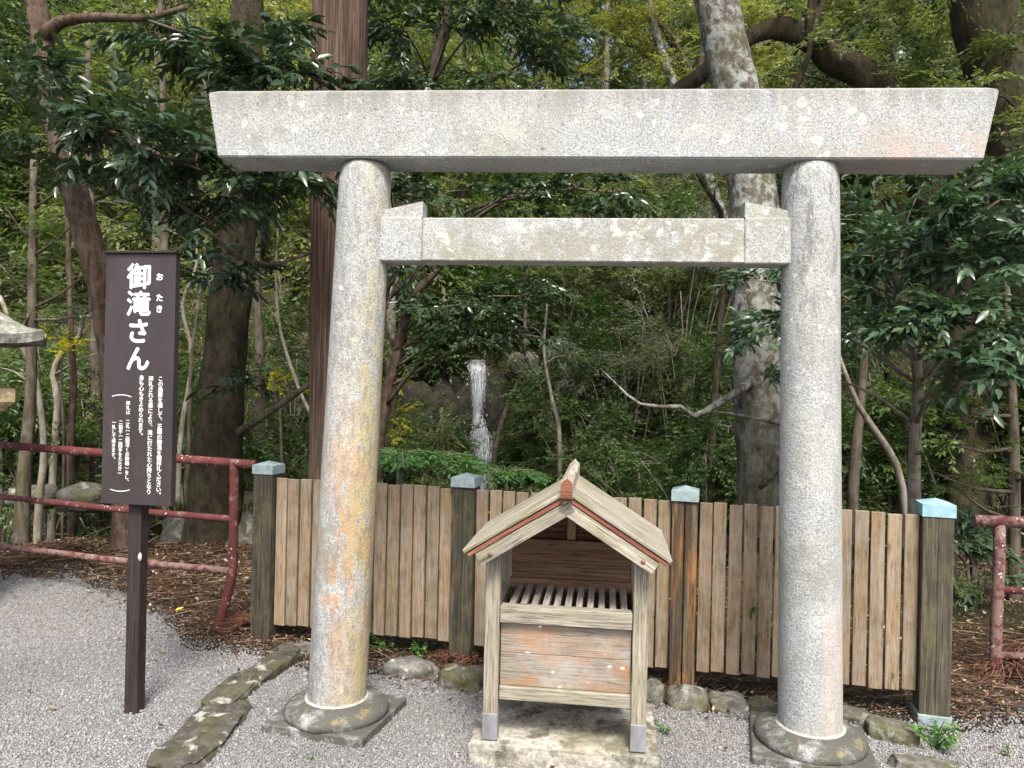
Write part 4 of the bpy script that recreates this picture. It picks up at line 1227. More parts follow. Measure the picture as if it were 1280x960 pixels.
def vec(p): return p if isinstance(p, Vector) else P(*p)
def tree(name, label, cat, pts, rad, mb, blobs, spec, seed, group=None, sides=14, amp=.12, freq=5.0, picks=0, vscale=.4, limb_m=None, extra=(), root_flare=1.0, grounded=True):
    """pts: trunk from the root upward; blobs: (centre, (rx, ry, rz), sprays); spec: dict(m, kind, w, leaf, nl, L, droop, flat)"""
    rg = np.random.default_rng(seed)
    pts = [vec(p) for p in pts]
    if grounded:
        b0 = pts[0].copy(); b0.z = tz(b0.x, b0.y) - .15
        if pts[0].z > b0.z + .3:
            pts = [b0] + pts; rad = [rad[0] * 1.1] + list(rad)
        else: pts[0].z = b0.z
    base = pts[0].copy()
    root = thing(name, label, cat, base, 0, group)
    tp, tr = smooth_path([p - base for p in pts], list(rad), .16 if len(pts) else .2)
    if root_flare > 1:
        tr = [r * (1 + (root_flare - 1) * math.exp(-(p.z + .0) / .35)) for p, r in zip(tp, tr)]
    MB().tube(tp, tr, sides, amp, freq, True, vscale).obj("trunk", mb, root)
    lm = limb_m or mb
    for (lp, lr) in extra:
        lp = [vec(p) - base for p in lp]
        a, b_ = smooth_path(lp, list(lr), .12)
        MB().tube(a, b_, max(6, sides // 2), amp, freq * 1.5, True, vscale).obj("limb", lm, root)
    frs = []
    tw = MB()
    tarr = np.array([tuple(p) for p in tp])
    for bi, bl_ in enumerate(blobs):
        c, rr, ns = bl_[:3]
        sp = dict(spec); 
        if len(bl_) > 3: sp.update(bl_[3])
        c = np.array(vec(c)) - np.array(base)
        hd = np.linalg.norm(tarr[:, :2] - c[:2], axis=1)
        cost = np.abs(tarr[:, 2] - (c[2] - .35 * hd)) + .25 * hd + (tarr[:, 2] < .5) * 1.0
        i0 = int(np.argmin(cost))
        st = Vector(tarr[i0]); ce = Vector(c)
        dist = (ce - st).length
        r0 = min(tr[i0] * .45, .007 + .008 * dist)
        mid = st.lerp(ce, .5) + Vector((rg.normal(0, .06), rg.normal(0, .06), .10 + rg.normal(0, .05))) * dist
        lp, lr = smooth_path([st, mid, ce], [r0, r0 * .7, r0 * .35], .15)
        if not sp.get('nolimb'):
            MB().tube(lp, lr, 7, .1, 6).obj("limb", lm, root)
        rr = np.array(rr)
        nb = max(4, int(ns / 9))
        u = rg.normal(size=(nb, 3)); u = nrm(u) * (rg.random((nb, 1)) ** .45)
        ends = c + u * rr
        starts = np.array([tuple(lp[min(len(lp) - 1, int(len(lp) * rg.uniform(.55, 1)))]) for _ in range(nb)])
        starts = np.where(np.linalg.norm(starts - c, axis=1)[:, None] > rr.max() * 1.2, c, starts)
        for s, e in zip(starts, ends):
            d = e - s
            m_ = s + d * .5 + np.array([0, 0, .12]) * np.linalg.norm(d) + rg.normal(0, .06, 3) * np.linalg.norm(d)
            pp, pr = smooth_path([Vector(s), Vector(m_), Vector(e)], [max(.004, r0 * .3), max(.003, r0 * .2), .002], .2)
            tw.tube(pp, pr, 4, 0, 1, False)
        k = rg.integers(0, nb, ns)
        t = rg.uniform(.25, 1.05, ns)[:, None]
        d = ends[k] - starts[k]
        pos = starts[k] + d * t + rg.normal(0, .09, (ns, 3)) * rr * np.array([1, 1, .7])
        pos[:, 2] += .12 * np.linalg.norm(d, axis=1) * 4 * (t[:, 0] * (1 - t[:, 0])) * .8
        dr = nrm(d * np.array([1, 1, .5])) + nrm((pos - c) / rr) * .4 + rg.normal(0, .45, (ns, 3)) * np.array([1, 1, .45])
        L = sp['L'] * rg.uniform(.6, 1.2, ns)
        frs.append(spray_frames(pos, dr, L, sp['nl'], sp['leaf'], rg, sp.get('droop', .3), sp.get('flat', .35)))
    if frs:
        fr = cat_frames(frs)
        off = np.zeros(3)
        sel = np.zeros(len(fr[0]), bool)
        if picks:
            wp = fr[0] + np.array(base)
            d = np.linalg.norm(wp - np.array([0, 0, CAM_Z]), axis=1)
            infr = (np.abs(wp[:, 0] / wp[:, 1]) < .66) & (np.abs((wp[:, 2] - CAM_Z) / wp[:, 1]) < .5)
            score = np.where(infr, fr[4] / d, 0)
            o = np.argsort(-score)[:picks]
            sel[o] = score[o] > 0
        rest = [a[~sel] for a in fr]
        cr = link("crown", leaves_mesh("crown", rest, spec['kind'], spec['w'], spec['m'], off), root)
        if picks:
            me = leaf_unit(spec['m'], spec['kind'], spec['w'])
            for i in np.nonzero(sel)[0]:
                o = bpy.data.objects.new("leaf", me)
                s = fr[4][i]
                Mx = Matrix.Identity(4)
                for q, a in enumerate((fr[1][i], fr[2][i], fr[3][i])):
                    for r_ in range(3): Mx[r_][q] = a[r_] * s
                for r_ in range(3): Mx[r_][3] = fr[0][i][r_]
                o.matrix_local = Mx
                o.parent = cr
                COL.objects.link(o)
        if tw.v: tag(tw.obj("twig", lm, root), kind="stuff")
    return root

S_BIG = dict(m=L_DARK, kind='broad', w=.165, leaf=.118, nl=9, L=.34, droop=.55, flat=.4)
S_BLUE = dict(m=L_BLUE, kind='broad', w=.175, leaf=.108, nl=9, L=.34, droop=.32, flat=.4)
S_MIDB = dict(m=L_DARK, kind='broad', w=.19, leaf=.10, nl=9, L=.34, droop=.35, flat=.45)

# --- named trees near the fence
tree("cedar_tree", "tall straight cedar with fibrous red brown bark behind the stained pillar", "tree",
     [P(424, 660, 6.3), P(424, 450, 6.3), P(423, 200, 6.3), P(424, 0, 6.3), P(425, -400, 6.3), P(427, -1100, 6.3)], [.245, .238, .233, .228, .215, .17],
     B_CEDAR, [(P(430, -900, 6.3), (1.8, 1.8, 1.2), 260), (Vector((-2.6, 7.2, 7.6)), (1.9, 1.6, .8), 240), (Vector((-.6, 7.4, 8.0)), (1.6, 1.5, .8), 200), (Vector((-1.6, 5.8, 8.2)), (1.8, 1.4, .8), 220)], dict(m=L_MID, kind='fine', w=.14, leaf=.10, nl=12, L=.5, droop=.4, flat=.5), 1, sides=44, amp=.11, freq=13, vscale=.06, root_flare=1.25)  # crown widened out of view with clumps added to shade the gully
tree("grey_barked_tree", "large tree with pale lichen patched grey trunk left of the pale pillar", "tree",
     [P(955, 640, 7.2), P(952, 540, 7.2), P(948, 430, 7.2), P(945, 300, 7.2), P(932, 180, 7.2), P(912, 80, 7.2), P(890, -20, 7.2), P(850, -200, 7.2), P(800, -500, 7.3)],
     [.25, .245, .24, .235, .22, .205, .195, .17, .13], B_PALE,
     [(P(760, -330, 7.2), (1.6, 1.6, .9), 160), (P(960, -300, 7.6), (1.6, 1.5, .9), 160), (Vector((1.2, 7.6, 7.6)), (1.8, 1.6, .8), 240), (Vector((3.2, 7.4, 7.4)), (1.8, 1.6, .8), 240), (Vector((2.2, 6.0, 8.0)), (1.8, 1.4, .8), 220), (Vector((.6, 9.2, 8.6)), (1.8, 1.4, .8), 220)], dict(m=L_MID, kind='fine', w=.2, leaf=.09, nl=10, L=.4, droop=.3, flat=.45), 2, sides=26, amp=.10, freq=5, vscale=.7,  # highest clumps are unseen canopy, added to keep sun off the gully
     extra=[([P(950, 470, 7.1), P(905, 500, 6.8), P(868, 520, 6.7), P(850, 508, 6.6), P(800, 505, 6.6), P(750, 460, 6.7)], [.045, .035, .028, .02, .014, .006]),
            ([P(950, 610, 7.0), P(1000, 545, 6.7), P(930, 520, 6.6), P(895, 515, 6.5)], [.03, .02, .014, .008])], root_flare=1.2)
tree("leaning_mossy_tree", "dark mossy trunk arching over sideways above the beam near the grey barked tree", "tree",
     [P(1210, 470, 8.2), P(1180, 300, 8.2), P(1120, 135, 8.1), P(1075, 90, 8.0), P(1035, 72, 7.9), P(1000, 42, 7.9), P(960, 36, 7.9), P(915, 62, 7.9), P(870, 98, 7.9), P(830, 125, 7.9), P(780, 190, 7.9)],
     [.20, .18, .165, .155, .14, .125, .10, .085, .075, .06, .035], B_DARK,
     [(P(1060, 50, 7.7), (.5, .4, .22), 40), (P(985, 15, 7.8), (.35, .3, .2), 24), (P(1110, 90, 7.6), (.4, .4, .3), 34), (P(1020, 40, 7.5), (.25, .3, .12), 20)], dict(m=L_OLIVE, kind='fine', w=.2, leaf=.06, nl=9, L=.22, droop=.1, flat=.5), 3, sides=24, amp=.34, freq=6, vscale=1,
     extra=[([P(1020, 60, 7.8), P(1012, 20, 7.8), P(1030, -60, 7.8)], [.08, .05, .04]), ([P(985, 130, 7.7), P(1010, 70, 7.6), P(1030, 0, 7.6), P(1075, -40, 7.6)], [.03, .03, .025, .02])])
tree("broad_trunk_tree", "thick brown mossy trunk in the upper corner beside the beam end", "tree",
     [P(1330, 520, 7.6), P(1300, 330, 7.6), P(1275, 180, 7.6), P(1250, 80, 7.6), P(1222, -20, 7.6), P(1180, -200, 7.6)], [.37, .33, .31, .30, .29, .25], B_DARK,
     [(P(1180, -90, 7.2), (1.2, 1.0, .6), 120), (Vector((5.0, 7.2, 6.8)), (1.8, 1.6, .8), 240), (Vector((4.6, 9.0, 8.0)), (1.8, 1.6, .8), 240), (P(1260, 40, 7.0), (.35, .3, .6), 50), (P(1275, 170, 7.0), (.3, .3, .4), 50), (P(1225, 110, 6.9), (.3, .3, .2), 30)], dict(m=L_OLIVE, kind='fine', w=.2, leaf=.075, nl=10, L=.3, droop=.4, flat=.5), 4, sides=22, amp=.14, freq=4, vscale=.6)  # includes overhead clumps out of view, added to darken the ground below
# glossy dark tree, upper left
tree("reddish_trunk_tree", "leaning reddish brown trunk hung with dark glossy leaves in the upper left corner", "tree",
     [P(160, 640, 6.4), P(145, 480, 6.4), P(128, 360, 6.4), P(108, 290, 6.4), P(90, 225, 6.4), P(70, 150, 6.4), P(58, 85, 6.4), P(50, 30, 6.4), P(35, -40, 6.4), P(10, -140, 6.4)],
     [.125, .115, .11, .108, .105, .10, .095, .09, .08, .05], B_RED,
     [(P(10, 80, 5.3), (.26, .35, .10), 30), (P(55, 112, 5.2), (.28, .35, .12), 40), (P(105, 142, 5.1), (.28, .35, .13), 48), (P(150, 165, 5.0), (.28, .35, .14), 52), (P(200, 185, 4.9), (.26, .35, .13), 48), (P(245, 203, 4.8), (.20, .3, .12), 30),
      (P(55, 192, 5.7), (.28, .35, .07), 22), (P(115, 205, 5.5), (.28, .35, .07), 28), (P(168, 224, 5.4), (.28, .35, .07), 30), (P(220, 248, 5.2), (.25, .3, .08), 28), (P(265, 278, 5.1), (.18, .25, .08), 16)], dict(S_BIG, nolimb=1), 5, sides=16, amp=.14, freq=8, picks=240, vscale=.4,
     extra=[([P(62, 95, 6.4), P(70, 120, 5.8), P(110, 150, 5.2), P(180, 185, 5.0), P(250, 212, 4.8)], [.035, .03, .024, .016, .007]), ([P(85, 200, 6.4), P(100, 206, 5.9), P(150, 224, 5.5), P(210, 248, 5.3), P(270, 284, 5.1)], [.028, .022, .016, .012, .006]), ([P(56, 45, 6.35), P(75, 28, 6.3), P(110, 22, 6.2), P(150, 22, 6.1), P(190, 22, 6.0), P(235, 8, 5.9)], [.06, .05, .04, .034, .03, .02]), ([P(52, 30, 6.4), P(25, -20, 6.3), P(0, -60, 6.2)], [.05, .04, .03])])
tree("dark_trunk_tree", "dark mossy upright trunk beside the railing end post with leafy drooping boughs above", "tree",
     [P(266, 655, 7.0), P(272, 560, 7.0), P(283, 430, 7.0), P(293, 320, 7.0), P(302, 200, 7.0), P(308, 60, 7.0), P(312, -100, 7.0)], [.245, .215, .19, .175, .165, .15, .12], B_DARK,
     [(P(190, 28, 5.6), (.24, .35, .12), 28), (P(235, 52, 5.4), (.22, .35, .14), 32), (P(262, 92, 5.2), (.16, .3, .17), 26), (P(300, 85, 5.1), (.22, .3, .14), 32), (P(350, 85, 5.2), (.24, .3, .11), 30), (P(400, 102, 5.3), (.22, .3, .07), 20), (P(345, 40, 5.5), (.24, .3, .10), 22),
      (P(325, 228, 5.4), (.24, .3, .10), 32), (P(380, 225, 5.3), (.22, .3, .08), 28), (P(290, 255, 5.6), (.2, .3, .09), 18), (P(262, 330, 6.2), (.26, .3, .10), 20), (P(225, 350, 6.5), (.24, .3, .09), 16), (P(300, 485, 6.4), (.2, .2, .08), 10), (P(290, 340, 6.3), (.2, .3, .12), 16)], dict(S_BIG, nolimb=1), 6, sides=20, amp=.13, freq=6, picks=240, vscale=.6, limb_m=B_BROWN,
     extra=[([P(306, 110, 7.0), P(290, 60, 6.3), P(240, 45, 5.7), P(185, 25, 5.5)], [.03, .022, .015, .007]), ([P(304, 150, 7.0), P(320, 105, 6.2), P(355, 85, 5.5), P(410, 104, 5.2)], [.03, .022, .014, .007]), ([P(300, 260, 7.0), P(320, 230, 6.2), P(350, 222, 5.6), P(395, 228, 5.2)], [.028, .02, .014, .006]), ([P(290, 545, 7.0), P(330, 520, 6.7), P(380, 485, 6.6), P(400, 470, 6.6)], [.04, .03, .025, .02]), ([P(200, 180, 5.6), P(270, 300, 5.6), P(335, 330, 5.9), P(390, 315, 6.1)], [.012, .014, .016, .016])], root_flare=1.15)
# dense dark mass behind the beam, centre
tree("dense_evergreen_tree", "dense dark green leafy tree showing above and below the beam right of the cedar", "tree",
     [P(452, 560, 8.8), P(470, 400, 8.8), P(520, 200, 8.8), P(560, 0, 8.8), P(590, -160, 8.8)], [.10, .09, .08, .06, .04], B_BROWN,
     [(P(500, 30, 8.0), (.55, .5, .45), 90), (P(570, 20, 7.9), (.6, .5, .45), 100), (P(640, 20, 7.9), (.5, .5, .4), 90), (P(520, 90, 7.9), (.5, .5, .35), 80), (P(690, 60, 7.9), (.45, .5, .28), 60), (P(620, 95, 7.8), (.35, .4, .15), 34),
      (P(490, 235, 7.8), (.3, .4, .22), 40), (P(560, 240, 7.6), (.35, .4, .2), 44), (P(640, 240, 7.5), (.40, .4, .2), 56), (P(720, 235, 7.5), (.40, .4, .2), 60), (P(780, 240, 7.5), (.35, .35, .2), 44), (P(680, -60, 7.8), (.7, .6, .4), 90), (P(480, -60, 7.8), (.7, .6, .4), 90)], S_MIDB, 7, sides=12, picks=150)
# slim tree behind the stained pillar with a bough over the waterfall
tree("slim_slanting_tree", "slim slanting brown tree with a leafy bough hanging over the waterfall", "tree",
     [P(468, 610, 7.6), P(480, 510, 7.6), P(497, 440, 7.6), P(512, 380, 7.6), P(540, 345, 7.5), P(575, 310, 7.4)], [.06, .055, .05, .045, .035, .02], B_RED,
     [(P(530, 390, 7.3), (.3, .3, .16), 44), (P(580, 380, 7.2), (.34, .3, .2), 60), (P(625, 390, 7.1), (.32, .3, .2), 54), (P(600, 425, 7.1), (.28, .25, .14), 36), (P(660, 420, 7.2), (.28, .25, .12), 28), (P(545, 430, 7.2), (.2, .2, .1), 18), (P(650, 370, 7.4), (.35, .3, .16), 36), (P(520, 340, 7.4), (.25, .2, .12), 20)], dict(S_MIDB, leaf=.085), 8, sides=10, picks=120, limb_m=B_BROWN,
     extra=[([P(480, 510, 7.6), P(510, 470, 7.4), P(528, 450, 7.3), P(535, 430, 7.2)], [.025, .02, .014, .008]), ([P(497, 440, 7.6), P(480, 400, 7.6), P(500, 340, 7.6)], [.025, .02, .012])])
# glossy leaf tree on the right
tree("glossy_leaf_tree", "small tree with a broad mass of glossy blue green leaves right of the pale pillar", "tree",
     [P(1143, 650, 6.0), P(1143, 560, 6.0), P(1148, 480, 6.0), P(1140, 430, 5.9), P(1125, 400, 5.9), P(1120, 370, 5.8)], [.05, .046, .042, .036, .03, .02], B_TWIG,
     [(P(1090, 320, 5.3), (.26, .35, 0.12), 35), (P(1140, 300, 5.2), (.3, .4, 0.11), 48), (P(1190, 270, 5.2), (.32, .4, 0.12), 56), (P(1250, 250, 5.1), (.3, .4, 0.13), 56), (P(1090, 360, 5.4), (.2, .3, 0.07), 20), (P(1215, 320, 5.0), (.3, .35, 0.11), 48), (P(1265, 330, 4.9), (.25, .35, 0.14), 40),
      (P(1120, 405, 5.3), (.26, .3, 0.09), 35), (P(1170, 400, 5.1), (.26, .3, 0.09), 36), (P(1230, 390, 4.9), (.28, .3, 0.11), 44), (P(1180, 455, 5.0), (.26, .3, 0.08), 32), (P(1240, 450, 4.9), (.24, .3, 0.09), 32), (P(1070, 420, 5.5), (.18, .25, 0.09), 20), (P(1265, 410, 4.8), (.2, .3, 0.11), 24), (P(935, 350, 6.3), (.2, .3, .10), 22), (P(945, 420, 6.3), (.2, .3, .14), 24), (P(955, 470, 6.4), (.16, .3, .10), 14), (P(960, 340, 6.2), (.22, .3, 0.10), 19), (P(965, 400, 6.2), (.2, .3, 0.14), 27), (P(1080, 270, 5.6), (.2, .3, 0.09), 14), (P(1160, 220, 5.7), (.3, .4, 0.07), 20), (P(1255, 210, 5.5), (.3, .4, 0.09), 24), (P(1290, 290, 5.0), (.3, .35, 0.18), 40)], S_BLUE, 9, sides=12, picks=280, vscale=.5, amp=.08,
     extra=[([P(1148, 480, 6.0), P(1165, 455, 5.9), P(1200, 430, 5.7)], [.024, .02, .012]), ([P(1130, 410, 5.9), P(1090, 365, 5.7), P(1055, 345, 5.6)], [.018, .014, .008]), ([P(1128, 400, 5.9), P(1160, 345, 5.7), P(1210, 330, 5.5)], [.018, .014, .008]), ([P(1145, 530, 6.0), P(1165, 500, 5.8), P(1195, 470, 5.6)], [.012, .010, .006])])
# lesser trunks, right
tree("slender_trunk_tree", "slender bare brown trunk between the pale pillar and the glossy leaf tree", "tree", [P(1066, 625, 7.6), P(1070, 560, 7.6), P(1076, 500, 7.6), P(1082, 420, 7.6)], [.055, .05, .045, .035], B_BROWN,
     [(P(1080, 400, 7.4), (.5, .4, .25), 40)], dict(S_MIDB, leaf=.08), 10, sides=10)
tree("crooked_pale_tree", "crooked pale bare stem slanting across behind the slender trunk", "tree", [P(1132, 640, 6.9), P(1120, 580, 6.9), P(1095, 540, 6.9), P(1072, 505, 6.9), P(1058, 470, 6.9), P(1040, 420, 7.0)], [.034, .032, .03, .026, .02, .014], B_TWIG,
     [(P(1030, 400, 7.0), (.4, .3, .2), 24)], dict(S_MIDB, leaf=.08), 12, sides=9)
def conifer(label, pts, rad, seed, side_branches, spec, mb=B_BROWN):
    ex = []
    for (a, b_, D) in side_branches:
        p, q = vec(a), vec(b_)
        m_ = p.lerp(q, .5) + Vector((0, 0, -.04))
        ex.append(([p, m_, q], [.016, .012, .005]))
    bl_ = [((vec(b_) * .35 + vec(a) * .65), (.30, .25, .05), 16, dict(nolimb=1)) for (a, b_, D) in side_branches] + [((vec(b_) * .85 + vec(a) * .15), (.28, .22, .05), 16, dict(nolimb=1)) for (a, b_, D) in side_branches]
    return tree("young_conifer", label, "tree", pts, rad, mb, bl_, spec, seed, sides=10, extra=ex)
S_CON = dict(m=L_MID, kind='fine', w=.10, leaf=.045, nl=18, L=.22, droop=.15, flat=.2)
conifer("thin dark conifer with level bare branches at the edge beyond the faded railing", [P(1268, 700, 5.6), P(1268, 600, 5.6), P(1266, 520, 5.6), P(1262, 440, 5.6), P(1258, 350, 5.7)], [.042, .04, .036, .03, .02], 14,
        [((1266, 480, 5.6), (1160, 468, 5.5), 0), ((1266, 520, 5.6), (1170, 500, 5.4), 0), ((1266, 560, 5.6), (1190, 555, 5.3), 0), ((1267, 615, 5.6), (1170, 592, 5.4), 0), ((1267, 600, 5.6), (1310, 580, 5.3), 0), ((1267, 650, 5.6), (1195, 610, 5.4), 0), ((1267, 690, 5.5), (1200, 735, 5.2), 0)], S_CON)
conifer("thin dark conifer with upswept bare branches beside the stone lantern", [P(27, 680, 7.0), P(30, 600, 7.0), P(38, 500, 7.0), P(40, 400, 7.0), P(41, 300, 7.0), P(42, 200, 7.0)], [.075, .062, .05, .045, .04, .03], 15,
        [((40, 385, 7.0), (110, 340, 6.8), 0), ((40, 365, 7.0), (0, 330, 6.8), 0), ((40, 400, 7.0), (125, 385, 6.7), 0), ((41, 320, 7.0), (100, 270, 6.8), 0), ((41, 300, 7.0), (5, 255, 6.8), 0), ((41, 260, 7.0), (95, 215, 6.7), 0), ((41, 380, 7.0), (15, 430, 6.8), 0)], S_CON)
thin = [([(48, 640, 7.6), (55, 560, 7.6), (44, 470, 7.6), (20, 420, 7.6), (0, 370, 7.6)], .035, B_TWIG, "pale spotted slim trunk leaning left behind the thin lantern side conifer"),
        ([(90, 650, 8.4), (88, 560, 8.4), (92, 480, 8.4), (88, 400, 8.4), (84, 250, 8.4), (80, 100, 8.4)], .042, B_RED, "straight slim reddish trunk just left of the sign board"),
        ([(66, 600, 9.0), (72, 500, 9.0), (66, 470, 9.0), (78, 440, 9.0), (100, 420, 9.0), (104, 395, 9.0), (125, 400, 9.0)], .04, B_TWIG, "crooked grey stem beside the sun tinted maple"),
        ([(120, 600, 10), (120, 450, 10), (116, 350, 10), (112, 200, 10), (110, 50, 10)], .07, B_BROWN, "brown upright trunk partly hidden by the sign board"),
        ([(235, 600, 7.8), (237, 520, 7.8), (240, 440, 7.8), (252, 360, 7.8), (262, 250, 7.8)], .022, B_BROWN, "thin dark sapling just right of the sign board"),
        ([(225, 560, 8.6), (240, 450, 8.6), (228, 380, 8.6), (246, 330, 8.6), (240, 250, 8.6)], .026, B_TWIG, "crooked pale sapling emerging behind the sign board"),
        ([(325, 600, 10), (325, 450, 10), (322, 380, 10), (322, 250, 10), (325, 80, 10)], .07, B_BROWN, "slim brown trunk standing between the dark trunk and the cedar"),
        ([(400, 560, 8.2), (375, 490, 8.2), (352, 420, 8.2), (345, 350, 8.2), (350, 240, 8.2)], .022, B_TWIG, "curving pale sapling left of the cedar"),
        ([(200, 620, 11), (205, 400, 11), (205, 200, 11), (200, -20, 11)], .07, B_BROWN, "brown trunk far behind the sign board"),
        ([(935, 560, 11), (915, 320, 11), (850, 130, 11), (815, 20, 11), (810, -100, 11)], .09, B_PALE, "lichened trunk seen above the beam between two yellow green crowns"),
        ([(890, 560, 9.2), (905, 300, 9.2), (885, 240, 9.0), (860, 200, 9.0)], .04, B_DARK, "dark slanting stem under the tie beam beside the grey barked trunk"),
        ([(700, 560, 10.5), (690, 500, 10.5), (680, 440, 10.5), (684, 380, 10.5)], .03, B_TWIG, "thin stem on the bank right of the waterfall"),
        ([(620, 560, 13), (650, 470, 13), (655, 430, 13), (660, 300, 13)], .05, B_BROWN, "brown stem rising beside the top of the waterfall")]
for i, (pp, r, mb, lab) in enumerate(thin):
    pp = [P(*p) for p in pp]
    top = pp[-1]
    D = top.y
    fx_ = [(top + Vector((0, 0, .15)), (.04 * D + .2, .4, .03 * D + .1), 34), (top + Vector((.3 * (-1) ** i, -.2, -.35)), (.35, .3, .18), 16), (top + Vector((-.3 * (-1) ** i, .2, -.7)), (.35, .3, .18), 14)]
    tree("slim_tree", lab, "tree", pp, [r * (1.1 - .6 * k / (len(pp) - 1)) for k in range(len(pp))], mb, fx_, dict(m=(L_MID, L_OLIVE, L_DARK)[i % 3], kind='fine', w=.2, leaf=.08, nl=9, L=.32, droop=.3, flat=.5), 60 + i, sides=9, amp=.1, freq=8)
# maple sprig and shrub clumps, sunlight put into their yellow leaf colour
S_MAP = dict(m=L_SUN, kind='fine', w=.28, leaf=.05, nl=12, L=.2, droop=.15, flat=.25)
tree("sun_tinted_maple", "small maple with leaves tinted bright yellow for sunlight beside the stone lantern roof", "tree", [P(80, 560, 8.2), P(76, 480, 8.2), P(78, 440, 8.2), P(72, 420, 8.2)], [.016, .013, .010, .006], B_BROWN,
     [(P(65, 425, 8.2), (.22, .2, .08), 22), (P(85, 440, 8.2), (.18, .2, .05), 14)], S_MAP, 81, sides=7)
tree("sun_tinted_shrub", "shrub tinted bright yellow green for sunlight between the cedar and the stained pillar", "shrub", [P(497, 590, 9.5), P(492, 540, 9.5), P(494, 490, 9.5)], [.02, .016, .010], B_BROWN,
     [(P(495, 480, 9.4), (.2, .2, .10), 12), (P(490, 520, 9.4), (.22, .2, .12), 14), (P(500, 545, 9.4), (.2, .2, .1), 10)], S_MAP, 82, sides=7)
tree("sun_tinted_shrub", "shrub tinted bright yellow green for sunlight between the dark trunk and the cedar", "shrub", [P(352, 570, 9), P(350, 520, 9), P(352, 480, 9)], [.02, .016, .010], B_BROWN,
     [(P(345, 478, 9), (.22, .2, .10), 14), (P(372, 490, 9), (.18, .2, .08), 10), (P(330, 490, 9), (.15, .2, .08), 8)], S_MAP, 83, sides=7)
# yellow green crowns of the upper right
tree("yellow_green_tree", "yellow green fine leaved tree above the beam left of the grey barked tree", "tree", [P(965, 560, 11.5), P(950, 320, 11.5), P(880, 130, 11.5), P(800, -20, 11.5)], [.12, .10, .08, .05], B_DARK,
     [(P(760, 40, 11), (.6, .6, .35), 150), (P(820, 30, 11), (.6, .6, .4), 150), (P(840, 80, 11), (.5, .6, .3), 100), (P(740, 95, 11), (.5, .5, .2), 70), (P(790, -40, 11), (.9, .8, .4), 160), (P(700, -20, 11.5), (.7, .6, .4), 100)], dict(m=L_YEL, kind='fine', w=.22, leaf=.065, nl=11, L=.36, droop=.25, flat=.35), 21, sides=10)
tree("olive_crowned_tree", "olive green fine leaved tree above the right end of the beam", "tree", [P(1120, 560, 10.5), P(1120, 300, 10.5), P(1110, 100, 10.5), P(1100, -100, 10.5)], [.16, .14, .12, .07], B_DARK,
     [(P(1080, 20, 10), (.6, .6, .35), 130), (P(1150, 50, 9.6), (.6, .6, .4), 130), (P(1110, 90, 9.8), (.5, .5, .2), 70), (P(1180, 100, 9.4), (.5, .5, .22), 80), (P(1020, -30, 10), (.8, .7, .4), 130), (P(1180, -30, 9.6), (.8, .7, .4), 140), (P(960, 95, 10.4), (.4, .5, .2), 40), (P(1090, 240, 9.8), (.6, .6, .25), 70), (P(1190, 190, 9.6), (.6, .6, .25), 70)], dict(m=L_OLIVE, kind='fine', w=.22, leaf=.085, nl=10, L=.36, droop=.3, flat=.4), 22, sides=10)
# shrubs on the near bank and in the gully
def shrub(px, py, D, h, w, spec, label, seed, m=B_TWIG, n=7, ns=40, grp=None, name="shrub"):
    p = P(px, py, D); p.z = tz(p.x, p.y)
    rg = np.random.default_rng(seed)
    ex, bl_ = [], []
    for i in range(n):
        a = rg.uniform(0, 6.28); r = w * rg.uniform(.3, .95)
        tip = p + Vector((math.cos(a) * r, math.sin(a) * r * .7, h * rg.uniform(.35, 1.0)))
        m_ = p.lerp(tip, .5) + Vector((rg.normal(0, .1), rg.normal(0, .1), h * .12))
        ex.append(([p - Vector((0, 0, .05)), m_, tip], [.018, .012, .006]))
        bl_.append((tip, (w * .38, w * .35, h * .16), ns, dict(nolimb=1)))
    return tree(name, label, "shrub", [p, p + Vector((.02, 0, h * .5)), p + Vector((-.05, .05, h * .8))], [.025, .02, .01], m, bl_, spec, seed, grp, sides=7, extra=ex)
S_FINE = dict(m=L_OLIVE, kind='fine', w=.22, leaf=.065, nl=12, L=.30, droop=.2, flat=.5)
S_FDARK = dict(m=L_MID, kind='fine', w=.22, leaf=.07, nl=12, L=.30, droop=.25, flat=.5)
S_FGREY = dict(m=L_GREY, kind='fine', w=.17, leaf=.07, nl=12, L=.32, droop=.3, flat=.5)
